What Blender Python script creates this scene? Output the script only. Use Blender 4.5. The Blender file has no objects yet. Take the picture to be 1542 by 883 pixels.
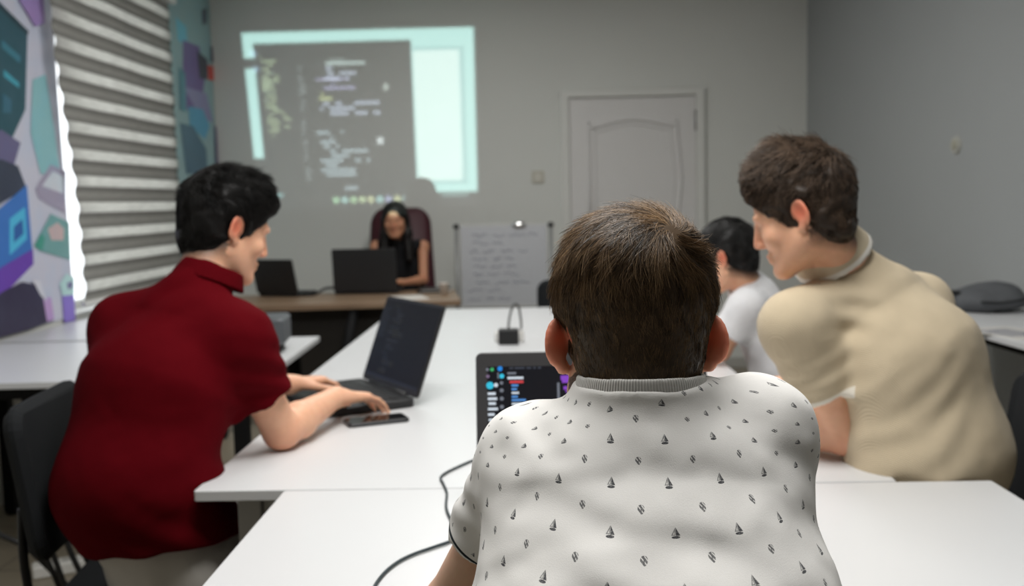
import bpy, bmesh, math, random
import numpy as np
from mathutils import Vector, Matrix
random.seed(7); RNG = np.random.default_rng(7)
C = bpy.context.scene.collection
PI = math.pi
A = lambda *v: np.array(v, dtype=np.float64)
def nrm(v):
    v = np.asarray(v, float); return v/np.linalg.norm(v)

# ------------------------------------------------------------------ node expressions
class G:
    """builds math node graphs with python operators"""
    def __init__(s, nt): s.nt = nt; s.l = nt.links
    def n(s, t, **kw):
        x = s.nt.nodes.new(t)
        for k, v in kw.items(): setattr(x, k, v)
        return x
    def m(s, op, *a, clamp=False):
        x = s.nt.nodes.new('ShaderNodeMath'); x.operation = op; x.use_clamp = clamp
        for i, v in enumerate(a):
            if isinstance(v, E_): s.l.new(v.s, x.inputs[i])
            else: x.inputs[i].default_value = float(v)
        return E_(s, x.outputs[0])
    def mix(s, f, a, b):
        x = s.nt.nodes.new('ShaderNodeMix'); x.data_type = 'RGBA'
        for sock, v in ((x.inputs[0], f), (x.inputs[6], a), (x.inputs[7], b)):
            if isinstance(v, E_): s.l.new(v.s, sock)
            elif isinstance(v, (int, float)): sock.default_value = v
            else: sock.default_value = (*v[:3], 1)
        return E_(s, x.outputs[2])
class E_:
    def __init__(s, g, sock): s.g = g; s.s = sock
    def __add__(s, o): return s.g.m('ADD', s, o)
    __radd__ = __add__
    def __sub__(s, o): return s.g.m('SUBTRACT', s, o)
    def __rsub__(s, o): return s.g.m('SUBTRACT', o, s)
    def __mul__(s, o): return s.g.m('MULTIPLY', s, o)
    __rmul__ = __mul__
    def __truediv__(s, o): return s.g.m('DIVIDE', s, o)
    def gt(s, o): return s.g.m('GREATER_THAN', s, o)
    def lt(s, o): return s.g.m('LESS_THAN', s, o)
    def fr(s): return s.g.m('FRACT', s)
    def fl(s): return s.g.m('FLOOR', s)
    def ab(s): return s.g.m('ABSOLUTE', s)
    def sin(s): return s.g.m('SINE', s)
    def mx(s, o): return s.g.m('MAXIMUM', s, o)
    def mn(s, o): return s.g.m('MINIMUM', s, o)
    def smooth(s, a, b):
        x = s.g.nt.nodes.new('ShaderNodeMapRange'); x.interpolation_type = 'SMOOTHSTEP'
        s.g.l.new(s.s, x.inputs[0]); x.inputs[1].default_value = a; x.inputs[2].default_value = b
        return E_(s.g, x.outputs[0])

def srgb(r, g, b):
    f = lambda c: (c/255/12.92) if c/255 <= .04045 else ((c/255+.055)/1.055)**2.4
    return (f(r), f(g), f(b))

MATS = {}
def mat(name, col, rough=.5, spec=.5, metal=0, var=0, vscale=8, bump=0, bscale=60, sss=0, coat=0, sheen=0):
    if name in MATS: return MATS[name]
    m = bpy.data.materials.new(name); m.use_nodes = True
    nt = m.node_tree; b = nt.nodes['Principled BSDF']
    b.inputs['Base Color'].default_value = (*col, 1)
    b.inputs['Roughness'].default_value = rough
    b.inputs['Specular IOR Level'].default_value = spec
    b.inputs['Metallic'].default_value = metal
    if coat: b.inputs['Coat Weight'].default_value = coat
    if sheen: b.inputs['Sheen Weight'].default_value = sheen
    if sss:
        b.inputs['Subsurface Weight'].default_value = sss
        b.inputs['Subsurface Radius'].default_value = (1, .35, .2)
        b.inputs['Subsurface Scale'].default_value = .008
    tc = nt.nodes.new('ShaderNodeTexCoord')
    if var:
        nz = nt.nodes.new('ShaderNodeTexNoise'); nz.inputs['Scale'].default_value = vscale; nz.inputs['Detail'].default_value = 4
        nt.links.new(tc.outputs['Object'], nz.inputs['Vector'])
        r = nt.nodes.new('ShaderNodeMapRange'); r.inputs[3].default_value = 1-var; r.inputs[4].default_value = 1+var
        nt.links.new(nz.outputs['Fac'], r.inputs[0])
        h = nt.nodes.new('ShaderNodeHueSaturation'); h.inputs['Color'].default_value = (*col, 1)
        nt.links.new(r.outputs[0], h.inputs['Value']); nt.links.new(h.outputs[0], b.inputs['Base Color'])
    if bump:
        nz = nt.nodes.new('ShaderNodeTexNoise'); nz.inputs['Scale'].default_value = bscale; nz.inputs['Detail'].default_value = 3
        nt.links.new(tc.outputs['Object'], nz.inputs['Vector'])
        bp = nt.nodes.new('ShaderNodeBump'); bp.inputs['Strength'].default_value = bump; bp.inputs['Distance'].default_value = .002
        nt.links.new(nz.outputs['Fac'], bp.inputs['Height']); nt.links.new(bp.outputs[0], b.inputs['Normal'])
    MATS[name] = m
    return m
def emit(name, col, strength):
    if name in MATS: return MATS[name]
    m = bpy.data.materials.new(name); m.use_nodes = True
    b = m.node_tree.nodes['Principled BSDF']
    b.inputs['Base Color'].default_value = (.01, .01, .012, 1); b.inputs['Roughness'].default_value = .3; b.inputs['Specular IOR Level'].default_value = .1
    b.inputs['Emission Color'].default_value = (*col, 1); b.inputs['Emission Strength'].default_value = strength
    MATS[name] = m
    return m

# ------------------------------------------------------------------ objects
def props(o, label=None, cat=None, group=None, kind=None):
    if label: o['label'] = label
    if cat: o['category'] = cat
    if group: o['group'] = group
    if kind: o['kind'] = kind
    return o
def thing(name, label, cat, loc=(0, 0, 0), rotz=0, group=None):
    o = bpy.data.objects.new(name, None); C.objects.link(o); o.empty_display_size = .1
    o.location = loc; o.rotation_euler = (0, 0, rotz)
    return props(o, label, cat, group)
def link(name, me, m, parent=None, smooth=False):
    o = bpy.data.objects.new(name, me); C.objects.link(o)
    for mm in (m if isinstance(m, (list, tuple)) else [m]): me.materials.append(mm)
    if parent is not None: o.parent = parent
    if smooth: me.shade_smooth()
    return o
def obj(name, bm, m, parent=None, smooth=False):
    me = bpy.data.meshes.new(name); bmesh.ops.recalc_face_normals(bm, faces=bm.faces[:]); bm.to_mesh(me); bm.free()
    return link(name, me, m, parent, smooth)
def rawmesh(name, V, F):
    """V (n,3), F (m,4 or 3) numpy -> mesh"""
    me = bpy.data.meshes.new(name); k = F.shape[1]
    me.vertices.add(len(V)); me.vertices.foreach_set('co', np.ascontiguousarray(V, np.float32).ravel())
    me.loops.add(F.size); me.loops.foreach_set('vertex_index', np.ascontiguousarray(F, np.int32).ravel())
    me.polygons.add(len(F)); me.polygons.foreach_set('loop_start', np.arange(0, F.size, k, dtype=np.int32))
    me.polygons.foreach_set('loop_total', np.full(len(F), k, np.int32))
    me.update(calc_edges=True); me.validate(); me.shade_smooth()
    return me
def bx(bm, c, s, bev=0, rot=None, seg=2, mi=0):
    M = Matrix.Translation(c) @ (rot.to_4x4() if rot is not None else Matrix.Identity(4)) @ Matrix.Diagonal((*s, 1))
    r = bmesh.ops.create_cube(bm, size=1, matrix=M)
    vs = r['verts']; fs = set(f for v in vs for f in v.link_faces)
    if bev:
        es = list(set(e for v in vs for e in v.link_edges))
        q = bmesh.ops.bevel(bm, geom=es, offset=bev, segments=seg, affect='EDGES', profile=.5)
        fs = set(q['faces']) | set(f for f in fs if f.is_valid)
    if mi:
        for f in fs:
            if f.is_valid: f.material_index = mi
    return bm
def box(c, s, bev=0, rot=None, seg=2):
    return bx(bmesh.new(), c, s, bev, rot, seg)
def cyl(bm, p0, p1, r0, r1=None, n=16, caps=True):
    p0, p1 = Vector(p0), Vector(p1); r1 = r0 if r1 is None else r1
    d = (p1-p0); q = d.to_track_quat('Z', 'Y').to_matrix()
    a = [bm.verts.new(p0+q@Vector((r0*math.cos(t), r0*math.sin(t), 0))) for t in [2*PI*i/n for i in range(n)]]
    b = [bm.verts.new(p1+q@Vector((r1*math.cos(t), r1*math.sin(t), 0))) for t in [2*PI*i/n for i in range(n)]]
    for i in range(n): bm.faces.new((a[i], a[(i+1) % n], b[(i+1) % n], b[i]))
    if caps: bm.faces.new(a[::-1]); bm.faces.new(b)
    return bm
def tube(bm, pts, r, n=8, sub=6, flat=None):
    P = [Vector(p) for p in pts]; Q = []
    for i in range(len(P)-1):
        p0 = P[max(i-1, 0)]; p1 = P[i]; p2 = P[i+1]; p3 = P[min(i+2, len(P)-1)]
        for k in range(sub):
            t = k/sub
            Q.append(.5*((2*p1)+(-p0+p2)*t+(2*p0-5*p1+4*p2-p3)*t*t+(-p0+3*p1-3*p2+p3)*t**3))
    Q.append(P[-1]); rings = []; up = None
    for i, q in enumerate(Q):
        d = (Q[min(i+1, len(Q)-1)]-Q[max(i-1, 0)]).normalized()
        if up is None: up = d.orthogonal().normalized()
        up = (up-d*up.dot(d)).normalized(); s = d.cross(up)
        rings.append([bm.verts.new(q+r*(math.cos(2*PI*j/n)*up+math.sin(2*PI*j/n)*s)) for j in range(n)])
    for a, b in zip(rings, rings[1:]):
        for j in range(n): bm.faces.new((a[j], a[(j+1) % n], b[(j+1) % n], b[j]))
    bm.faces.new(rings[0][::-1]); bm.faces.new(rings[-1])
    return bm
def rrect(w, h, r, n=5):
    o = []
    for cx, cy, a0 in ((w/2-r, h/2-r, 0), (-w/2+r, h/2-r, 90), (-w/2+r, -h/2+r, 180), (w/2-r, -h/2+r, 270)):
        for i in range(n+1):
            a = math.radians(a0+90*i/n); o.append((cx+r*math.cos(a), cy+r*math.sin(a)))
    return o
def slab(bm, w, d, h, r, M=None, bev=0, mi=0):
    """rounded plate: w along x, d along y, base at z=0"""
    M = M or Matrix.Identity(4); pr = rrect(w, d, r)
    lv = [(0, bev), (bev, 0), (h-bev, 0), (h, bev)] if bev else [(0, 0), (h, 0)]
    rings = []
    for z, ins in lv:
        k = rrect(w-2*ins, d-2*ins, max(r-ins, 1e-4))
        rings.append([bm.verts.new(M@Vector((x, y, z))) for x, y in k])
    fs = []
    n = len(pr)
    for a, b in zip(rings, rings[1:]):
        for j in range(n): fs.append(bm.faces.new((a[j], a[(j+1) % n], b[(j+1) % n], b[j])))
    fs.append(bm.faces.new(rings[0][::-1])); fs.append(bm.faces.new(rings[-1]))
    for f in fs: f.material_index = mi
    return bm
def poly(bm, pts, mi=0):
    f = bm.faces.new([bm.verts.new(p) for p in pts]); f.material_index = mi; return f
def ball(bm, c, r, seg=16, sc=(1, 1, 1)):
    bmesh.ops.create_uvsphere(bm, u_segments=seg, v_segments=max(6, seg//2), radius=r, matrix=Matrix.Translation(c) @ Matrix.Diagonal((*sc, 1)))
    return bm

# ------------------------------------------------------------------ implicit bodies
def rc(p0, p1, r0, r1):
    p0, p1 = A(*p0), A(*p1); a = p1-p0; L = max(a@a, 1e-12)
    def f(X, Y, Z):
        t = np.clip(((X-p0[0])*a[0]+(Y-p0[1])*a[1]+(Z-p0[2])*a[2])/L, 0, 1)
        return np.sqrt((X-p0[0]-t*a[0])**2+(Y-p0[1]-t*a[1])**2+(Z-p0[2]-t*a[2])**2)-(r0+(r1-r0)*t)
    R = max(r0, r1)
    f.lo = np.minimum(p0, p1)-R; f.hi = np.maximum(p0, p1)+R
    return f
def ell(c, r, R=None):
    c, r = A(*c), A(*r); R = np.eye(3) if R is None else R
    def f(X, Y, Z):
        x, y, z = X-c[0], Y-c[1], Z-c[2]
        q = [(x*R[0, i]+y*R[1, i]+z*R[2, i]) for i in range(3)]
        k0 = np.sqrt((q[0]/r[0])**2+(q[1]/r[1])**2+(q[2]/r[2])**2)
        k1 = np.sqrt((q[0]/r[0]**2)**2+(q[1]/r[1]**2)**2+(q[2]/r[2]**2)**2)+1e-9
        return k0*(k0-1)/k1
    e = np.sqrt(((R*r)**2).sum(1)); f.lo = c-e; f.hi = c+e
    return f
def ecap(p0, p1, side, s0, s1):
    """tapered capsule with elliptic section: s = (half width along side, half depth)"""
    p0, p1 = A(*p0), A(*p1); a = p1-p0; L2 = a@a; h = a/math.sqrt(L2)
    sd = nrm(np.asarray(side)-h*(np.asarray(side)@h)); dp = np.cross(h, sd)
    def f(X, Y, Z):
        x, y, z = X-p0[0], Y-p0[1], Z-p0[2]
        t = np.clip((x*a[0]+y*a[1]+z*a[2])/L2, 0, 1)
        x, y, z = x-t*a[0], y-t*a[1], z-t*a[2]
        w = s0[0]+(s1[0]-s0[0])*t; d = s0[1]+(s1[1]-s0[1])*t
        u = x*sd[0]+y*sd[1]+z*sd[2]; v = x*dp[0]+y*dp[1]+z*dp[2]; e = x*h[0]+y*h[1]+z*h[2]
        mn = np.minimum(w, d)
        k0 = np.sqrt((u/w)**2+(v/d)**2+(e/mn)**2)
        k1 = np.sqrt((u/w**2)**2+(v/d**2)**2+(e/mn**2)**2)+1e-9
        return k0*(k0-1)/k1
    R = max(*s0, *s1); f.lo = np.minimum(p0, p1)-R; f.hi = np.maximum(p0, p1)+R
    return f
def cutf(f, n, p, grow=None):
    """f kept only where (x-p).n < 0"""
    n = nrm(n); p = A(*p)
    def g(X, Y, Z): return np.maximum(f(X, Y, Z), (X-p[0])*n[0]+(Y-p[1])*n[1]+(Z-p[2])*n[2])
    g.lo, g.hi = f.lo, f.hi
    return g
def subf(f, q):
    def g(X, Y, Z): return np.maximum(f(X, Y, Z), -q(X, Y, Z))
    g.lo, g.hi = f.lo, f.hi
    return g
def smin(a, b, k):
    if k <= 0: return np.minimum(a, b)
    h = np.maximum(k-np.abs(a-b), 0)/k
    return np.minimum(a, b)-h*h*k*.25
class Field:
    CAP = .08
    def __init__(s): s.ops = []
    def add(s, f, k=.01): s.ops.append((1, f, k)); return s
    def sub(s, f, k=.004): s.ops.append((-1, f, k)); return s
    def cut(s, n, p, k=.004):
        n = nrm(n); p = A(*p)
        f = lambda X, Y, Z: -((X-p[0])*n[0]+(Y-p[1])*n[1]+(Z-p[2])*n[2])
        f.lo = None; s.ops.append((-1, f, k)); return s
    def at(s, P):
        """value at arbitrary points (n,3)"""
        X, Y, Z = P[:, 0], P[:, 1], P[:, 2]; D = np.full(len(P), s.CAP)
        for sg, f, k in s.ops:
            v = f(X, Y, Z); D = smin(D, v, k) if sg > 0 else -smin(-D, v, k)
        return D
    def mesh(s, h, warp=None, smooth=1):
        lo = np.min([f.lo for g, f, k in s.ops if g > 0], 0)-3*h-.012; hi = np.max([f.hi for g, f, k in s.ops if g > 0], 0)+3*h+.012
        n = np.ceil((hi-lo)/h).astype(int)+1
        ax = [(lo[i]+h*np.arange(n[i])).astype(np.float32) for i in range(3)]
        D = np.full(n, s.CAP, np.float32)
        for sg, f, k in s.ops:
            if f.lo is None: sl = [slice(0, m) for m in n]
            else:
                m_ = k+4*h
                i0 = np.clip(np.floor((f.lo-m_-lo)/h).astype(int), 0, n-1); i1 = np.clip(np.ceil((f.hi+m_-lo)/h).astype(int)+1, 1, n)
                sl = [slice(a, b) for a, b in zip(i0, i1)]
            X = ax[0][sl[0]][:, None, None]; Y = ax[1][sl[1]][None, :, None]; Z = ax[2][sl[2]][None, None, :]
            v = f(X, Y, Z); sl = tuple(sl)
            D[sl] = smin(D[sl], v, k) if sg > 0 else -smin(-D[sl], v, k)
        if warp is not None:
            near = np.argwhere(np.abs(D) < .03)
            P = lo+near*h; D[tuple(near.T)] += warp(P[:, 0], P[:, 1], P[:, 2]).astype(np.float32)
        V, F = nets(D, lo, h)
        for _ in range(smooth): V = relax(V, F, .5)
        return V, F
def nets(D, lo, h):
    S = D < 0
    c = np.zeros([x-1 for x in D.shape], np.uint8)
    for i in (0, 1):
        for j in (0, 1):
            for k in (0, 1): c += S[i:S.shape[0]-1+i, j:S.shape[1]-1+j, k:S.shape[2]-1+k]
    cells = np.argwhere((c > 0) & (c < 8)); idx = np.full(c.shape, -1, np.int32); idx[tuple(cells.T)] = np.arange(len(cells))
    acc = np.zeros((len(cells), 3)); cnt = np.zeros(len(cells))
    cor = {(i, j, k): D[cells[:, 0]+i, cells[:, 1]+j, cells[:, 2]+k].astype(float) for i in (0, 1) for j in (0, 1) for k in (0, 1)}
    for a in cor:
        for x in range(3):
            if a[x] == 0:
                b = list(a); b[x] = 1; b = tuple(b); d0, d1 = cor[a], cor[b]
                mk = (d0 < 0) != (d1 < 0); t = np.where(mk, d0/np.where(mk, d0-d1, 1), 0)
                p = np.tile(np.array(a, float), (len(cells), 1)); p[:, x] += t
                acc += p*mk[:, None]; cnt += mk
    V = (cells+acc/cnt[:, None])*h+lo; F = []
    for x in range(3):
        y, z = (x+1) % 3, (x+2) % 3
        s0 = [slice(None)]*3; s1 = [slice(None)]*3; s0[x] = slice(0, -1); s1[x] = slice(1, None)
        E = np.argwhere(S[tuple(s0)] != S[tuple(s1)])
        E = E[(E[:, y] > 0) & (E[:, z] > 0) & (E[:, y] < D.shape[y]-1) & (E[:, z] < D.shape[z]-1)]
        ins = S[tuple(E.T)]
        q = []
        for dy, dz in ((-1, -1), (0, -1), (0, 0), (-1, 0)):
            t = E.copy(); t[:, y] += dy; t[:, z] += dz; q.append(idx[tuple(t.T)])
        q = np.stack(q, 1); q[~ins] = q[~ins][:, ::-1]; F.append(q)
    return V, np.concatenate(F)
def relax(V, F, w):
    acc = np.zeros_like(V); cnt = np.zeros(len(V))
    for i in range(4):
        a, b = F[:, i], F[:, (i+1) % 4]
        for x in range(3):
            acc[:, x] += np.bincount(a, V[b, x], len(V))+np.bincount(b, V[a, x], len(V))
        cnt += np.bincount(a, minlength=len(V))+np.bincount(b, minlength=len(V))
    return V*(1-w)+w*acc/np.maximum(cnt, 1)[:, None]
def vnoise(x, y, z, seed=0):
    """smooth value noise, -1..1"""
    xi, yi, zi = np.floor(x).astype(np.int64), np.floor(y).astype(np.int64), np.floor(z).astype(np.int64)
    fx, fy, fz = x-xi, y-yi, z-zi; w = lambda t: t*t*(3-2*t); fx, fy, fz = w(fx), w(fy), w(fz); r = 0
    for i in (0, 1):
        for j in (0, 1):
            for k in (0, 1):
                h = (xi+i)*374761393+(yi+j)*668265263+(zi+k)*2147483647+seed*974634777
                h = (h ^ (h >> 13))*1274126177; h = h ^ (h >> 16)
                r = r+((h & 0xffff)/32767.5-1)*(fx if i else 1-fx)*(fy if j else 1-fy)*(fz if k else 1-fz)
    return r
# ------------------------------------------------------------------ people
class Head:
    def __init__(s, c, f, pitch=0, roll=0, sc=1.0):
        f = nrm(A(f[0], f[1], 0)); up = A(0, 0, 1); r = np.cross(f, up)
        a, b = math.cos(pitch), math.sin(pitch)
        f, up = f*a-up*b, up*a+f*b
        a, b = math.cos(roll), math.sin(roll)
        r, up = r*a-up*b, up*a+r*b
        s.c = A(*c); s.R = np.stack([r, f, up], 1); s.s = sc
    def p(s, *q): return s.c+s.R@(s.s*A(*q))
    def d(s, *q): return s.R@A(*q)
    def rc(s, a, b, r0, r1): return rc(s.p(*a), s.p(*b), r0*s.s, r1*s.s)
    def ell(s, c, r, Rl=None): return ell(s.p(*c), s.s*A(*r), s.R if Rl is None else s.R@Rl)
    def loc(s, P): return (P-s.c)@s.R/s.s
def ear_axes(sx, phi):
    n = A(sx*math.cos(phi), math.sin(phi), 0); d = A(sx*math.sin(phi), -math.cos(phi), .18); d = nrm(d)
    return np.stack([n, d, np.cross(n, d)], 1), n, d
def add_head(F, H, female=False, phi=.5, es=1.0):
    k = .018*H.s
    F.add(H.ell((0, -.012, .035), (.0755, .096, .08)), .02)
    F.add(H.ell((0, .028, -.025), (.063, .062, .082)), .03)
    for sx in (-1, 1):
        F.add(H.rc((sx*.05, .0, -.055), (sx*.02, .066, -.098), .02, .017), .03)
        F.add(H.ell((sx*.04, .062, -.03), (.024, .02, .022)), .015)
        F.add(H.ell((sx*.025, .080, .018), (.023, .011, .009)), .014)
    F.add(H.ell((0, .076, -.1), (.022, .017, .016)), .015)
    F.add(H.rc((0, .09, .006), (0, .104, -.032), .007, .0095), .01)
    for sx in (-1, 1): F.add(H.ell((sx*.010, .096, -.037), (.008, .010, .007)), .006)
    F.add(H.ell((0, .086, -.062), (.023, .010, .0055)), .008); F.add(H.ell((0, .085, -.074), (.02, .010, .006)), .008)
    for sx in (-1, 1): F.sub(H.ell((sx*.031, .092, .001), (.015, .012, .0085)), .008)
    for sx in (-1, 1):
        Rl, n, d = ear_axes(sx, phi)
        at = A(sx*.0715, .006, -.006); c = at+d*.017
        F.add(subf(H.ell(c, (.0065, .0185, .033*es), Rl), H.ell(c+n*.009+d*.001, (.008, .0125, .024*es), Rl)), .006)
        F.add(H.ell(at+d*.008+A(0, 0, -.03*es), (.006, .009, .01*es), Rl), .005)
def face_bits(H, root, hairm, loc, brow=True):
    for sx in (-1, 1):
        bm = bmesh.new(); ball(bm, H.p(sx*.031, .0615, .001)-loc, .0118*H.s, 16)
        for f in bm.faces:
            q = H.loc(np.array([f.calc_center_median()])+loc)[0]-A(sx*.031, .0615, .001)
            f.material_index = 1 if q[1] > .0098 else 0
        obj('eye', bm, [mat('eye_white', (.7, .68, .65), .2), mat('eye_iris', (.03, .015, .008), .15)], root, True)
    if brow:
        for sx in (-1, 1):
            B = Field().add(H.rc((sx*.014, .0885, .019), (sx*.033, .0825, .0245), .004, .0042), .004).add(H.rc((sx*.033, .0825, .0245), (sx*.048, .0675, .02), .0042, .002), .004)
            V, Fc = B.mesh(.0022); link('eyebrow', rawmesh('eyebrow', V-loc, Fc), hairm, root)
def add_hand(F, W, f, u, thumb, curl=(.35, .5, .35), s=1.0, tcurl=.3, spread=.09):
    W = A(*W); f = nrm(f); u = nrm(A(*u)-f*(A(*u)@f)); t = np.cross(f, u)
    if t@A(*thumb) < 0: t = -t
    tips = []
    offs = (.029, .0095, -.0095, -.027); fwd = (.088, .092, .088, .08)
    lens = ((.042, .026, .021), (.046, .03, .022), (.043, .028, .022), (.034, .021, .019)); rad = (.0092, .0095, .009, .008)
    for o, fw in zip(offs, fwd): F.add(rc(W+t*o*.55*s, W+(f*fw+t*o)*s, .0155*s, .0115*s), .014*s)
    for i, (o, fw, L, r) in enumerate(zip(offs, fwd, lens, rad)):
        p = W+(f*fw+t*o)*s; a = 0; ff = nrm(f+t*spread*(1.2-.8*i)); c = curl if isinstance(curl[0], float) else curl[i]
        for j in range(3):
            a += c[j]; d = ff*math.cos(a)-u*math.sin(a); q = p+d*L[j]*s
            F.add(rc(p, q, r*(1, .9, .82)[j]*s, r*(.9, .82, .7)[j]*s), .004*s); p = q
        tips.append(p)
    p = W+(f*.02+t*.022-u*.004)*s; a = .75
    for j, (L, r0, r1) in enumerate(((.042, .0145, .0115), (.032, .0112, .0098), (.027, .0098, .0078))):
        d = nrm(f*math.cos(a)+t*math.sin(a)-u*.25); q = p+d*L*s; F.add(rc(p, q, r0*s, r1*s), .008*s if j == 0 else .004*s); p = q; a -= tcurl
    return tips

def skin_mat(name, col, blush=(.55, .12, .06)):
    m = bpy.data.materials.new(name); m.use_nodes = True; nt = m.node_tree; g = G(nt); b = nt.nodes['Principled BSDF']
    at = g.n('ShaderNodeAttribute', attribute_name='blush'); nz = g.n('ShaderNodeTexNoise'); nz.inputs['Scale'].default_value = 45; nz.inputs['Detail'].default_value = 5
    tc = g.n('ShaderNodeTexCoord'); nt.links.new(tc.outputs['Object'], nz.inputs['Vector'])
    k = E_(g, nz.outputs['Fac']).smooth(.3, .75)
    base = g.mix(k*.35, col, (col[0]*.8, col[1]*.68, col[2]*.62))
    c = g.mix(E_(g, at.outputs['Fac']), base, blush)
    fa = E_(g, g.n('ShaderNodeAttribute', attribute_name='fade').outputs['Fac']); n4 = g.n('ShaderNodeTexNoise'); n4.inputs['Scale'].default_value = 420; nt.links.new(tc.outputs['Object'], n4.inputs['Vector'])
    c = g.mix((fa*(E_(g, n4.outputs['Fac'])*.7+.55)).mn(.92), c, (.022, .016, .012))
    nt.links.new(c.s, b.inputs['Base Color']); b.inputs['Roughness'].default_value = .5; b.inputs['Specular IOR Level'].default_value = .35
    b.inputs['Subsurface Weight'].default_value = .25; b.inputs['Subsurface Radius'].default_value = (1, .3, .15); b.inputs['Subsurface Scale'].default_value = .006
    bp = g.n('ShaderNodeBump'); bp.inputs['Strength'].default_value = .15; bp.inputs['Distance'].default_value = .001
    nt.links.new(nz.outputs['Fac'], bp.inputs['Height']); nt.links.new(bp.outputs[0], b.inputs['Normal'])
    return m
def hair_mat(name, dark, light, rough=.38, spec=.5):
    m = bpy.data.materials.new(name); m.use_nodes = True; nt = m.node_tree; g = G(nt); b = nt.nodes['Principled BSDF']
    at = g.n('ShaderNodeAttribute', attribute_name='tone')
    c = g.mix(E_(g, at.outputs['Fac']), dark, light); nt.links.new(c.s, b.inputs['Base Color'])
    b.inputs['Roughness'].default_value = rough; b.inputs['Specular IOR Level'].default_value = spec
    return m
def fattr(me, name, v):
    a = me.attributes.new(name, 'FLOAT', 'POINT'); a.data.foreach_set('value', np.ascontiguousarray(v, np.float32))

def strands(Fd, V, Fc, N, flow, length, lift, rad, K=6, depth=.003, keep=None, jitter=.25, lock=0, lk=.75):
    """hair strands combed over the surface of a hair volume; returns V, F, tone"""
    q = V[Fc]; ar = np.linalg.norm(np.cross(q[:, 2]-q[:, 0], q[:, 3]-q[:, 1]), axis=1)
    fi = RNG.choice(len(Fc), N, p=ar/ar.sum()); u, v = RNG.random(N)[:, None], RNG.random(N)[:, None]; q = q[fi]
    P = (q[:, 0]*(1-u)+q[:, 1]*u)*(1-v)+(q[:, 3]*(1-u)+q[:, 2]*u)*v
    if keep is not None: P = P[keep(P)]
    n = len(P); L = length(P)*(.75+.5*RNG.random(n)); lf = lift(P)*(.5+RNG.random(n)); jt = RNG.normal(0, jitter, (n, 3))
    def grad(P):
        e = .0015; g = np.stack([Fd.at(P+e*np.eye(3)[i])-Fd.at(P-e*np.eye(3)[i]) for i in range(3)], 1)
        return g/np.maximum(np.linalg.norm(g, axis=1), 1e-9)[:, None]
    nr = grad(P); P = P-nr*depth; pts = [P]; ns = 1/lock if lock else 1
    lf = lf*(1+.7*vnoise(P[:, 0]*ns, P[:, 1]*ns, P[:, 2]*ns, 77)) if lock else lf
    jt = jt+(lk*np.stack([vnoise(P[:, 0]*ns, P[:, 1]*ns, P[:, 2]*ns, q_) for q_ in (41, 42, 43)], 1) if lock else 0)
    for k in range(K-1):
        fl = flow(P, nr)+jt; t = fl-(fl*nr).sum(1)[:, None]*nr; t /= np.maximum(np.linalg.norm(t, axis=1), 1e-6)[:, None]
        d = t+nr*lf[:, None]; d /= np.linalg.norm(d, axis=1)[:, None]
        P = P+d*(L/(K-1))[:, None]
        dist = Fd.at(P); tgt = -depth+(depth+lf*L*.8)*((k+1)/(K-1)); nr = grad(P)
        P = P-nr*(np.clip(dist-tgt, -.02, .02))[:, None]*.8
        pts.append(P)
    S = np.stack(pts, 1); T = np.gradient(S, axis=1); T /= np.maximum(np.linalg.norm(T, axis=2), 1e-9)[..., None]
    ref = np.broadcast_to(A(.3, .5, .81), T.shape); a = np.cross(T, ref); a /= np.maximum(np.linalg.norm(a, axis=2), 1e-9)[..., None]; b = np.cross(T, a)
    rr = rad*np.linspace(1, .35, K)[None, :, None]
    ring = np.stack([S+rr*(math.cos(2*PI*j/3)*a+math.sin(2*PI*j/3)*b) for j in range(3)], 2)
    VV = ring.reshape(-1, 3); base = (np.arange(n)*K*3)[:, None, None]; kk = (np.arange(K-1)*3)[None, :, None]; j = np.arange(3)[None, None, :]
    i0 = base+kk+j; i1 = base+kk+(j+1) % 3
    FF = np.stack([i0, i1, i1+3, i0+3], -1).reshape(-1, 4)
    R0 = S[:, 0]; w_ = (1.3/lock if lock else 80)
    tone = np.repeat(np.clip(.42+.55*vnoise(R0[:, 0]*w_, R0[:, 1]*w_, R0[:, 2]*w_, 91)+.22*RNG.normal(0, 1, n), 0, 1), K*3)
    return VV, FF, tone
def hair_object(root, loc, m, Fd, h, N, flow, length, lift, rad, K=6, depth=.003, keep=None, jitter=.25, smooth=2, lock=0, tuft=0, lk=.75):
    V, Fc = Fd.mesh(h, smooth=smooth, warp=(lambda x, y, z: tuft*vnoise(x*48, y*48, z*48, 61)+.5*tuft*vnoise(x*100, y*100, z*100, 62)) if tuft else None)
    SV, SF, tone = strands(Fd, V, Fc, N, flow, length, lift, rad, K, depth, keep, jitter, lock, lk)
    grow = V  # undercoat under the strands
    VV = np.concatenate([grow, SV])-loc; FF = np.concatenate([Fc, SF+len(V)])
    me = rawmesh('hair', VV, FF); fattr(me, 'tone', np.concatenate([np.full(len(V), .15), tone]))
    return link('hair', me, m, root)
def whorl_flow(H, w, swirl=.35, down=-.02, sidew=0, fwd=.0):
    w = A(*w)
    def f(P, nr):
        q = H.loc(P); d = q-w; d /= np.maximum(np.linalg.norm(d, axis=1), 1e-6)[:, None]
        nl = nr@H.R; s = np.cross(nl, d)*swirl
        g = d+s
        k = np.clip((down-q[:, 2]+.03)/.06, 0, 1)[:, None]
        g = g*(1-k)+A(0, -.15, -1)*k
        g = g+A(sidew, fwd, 0)*np.clip(q[:, 2]/.08, 0, 1)[:, None]
        return g@H.R.T
    return f

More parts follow.
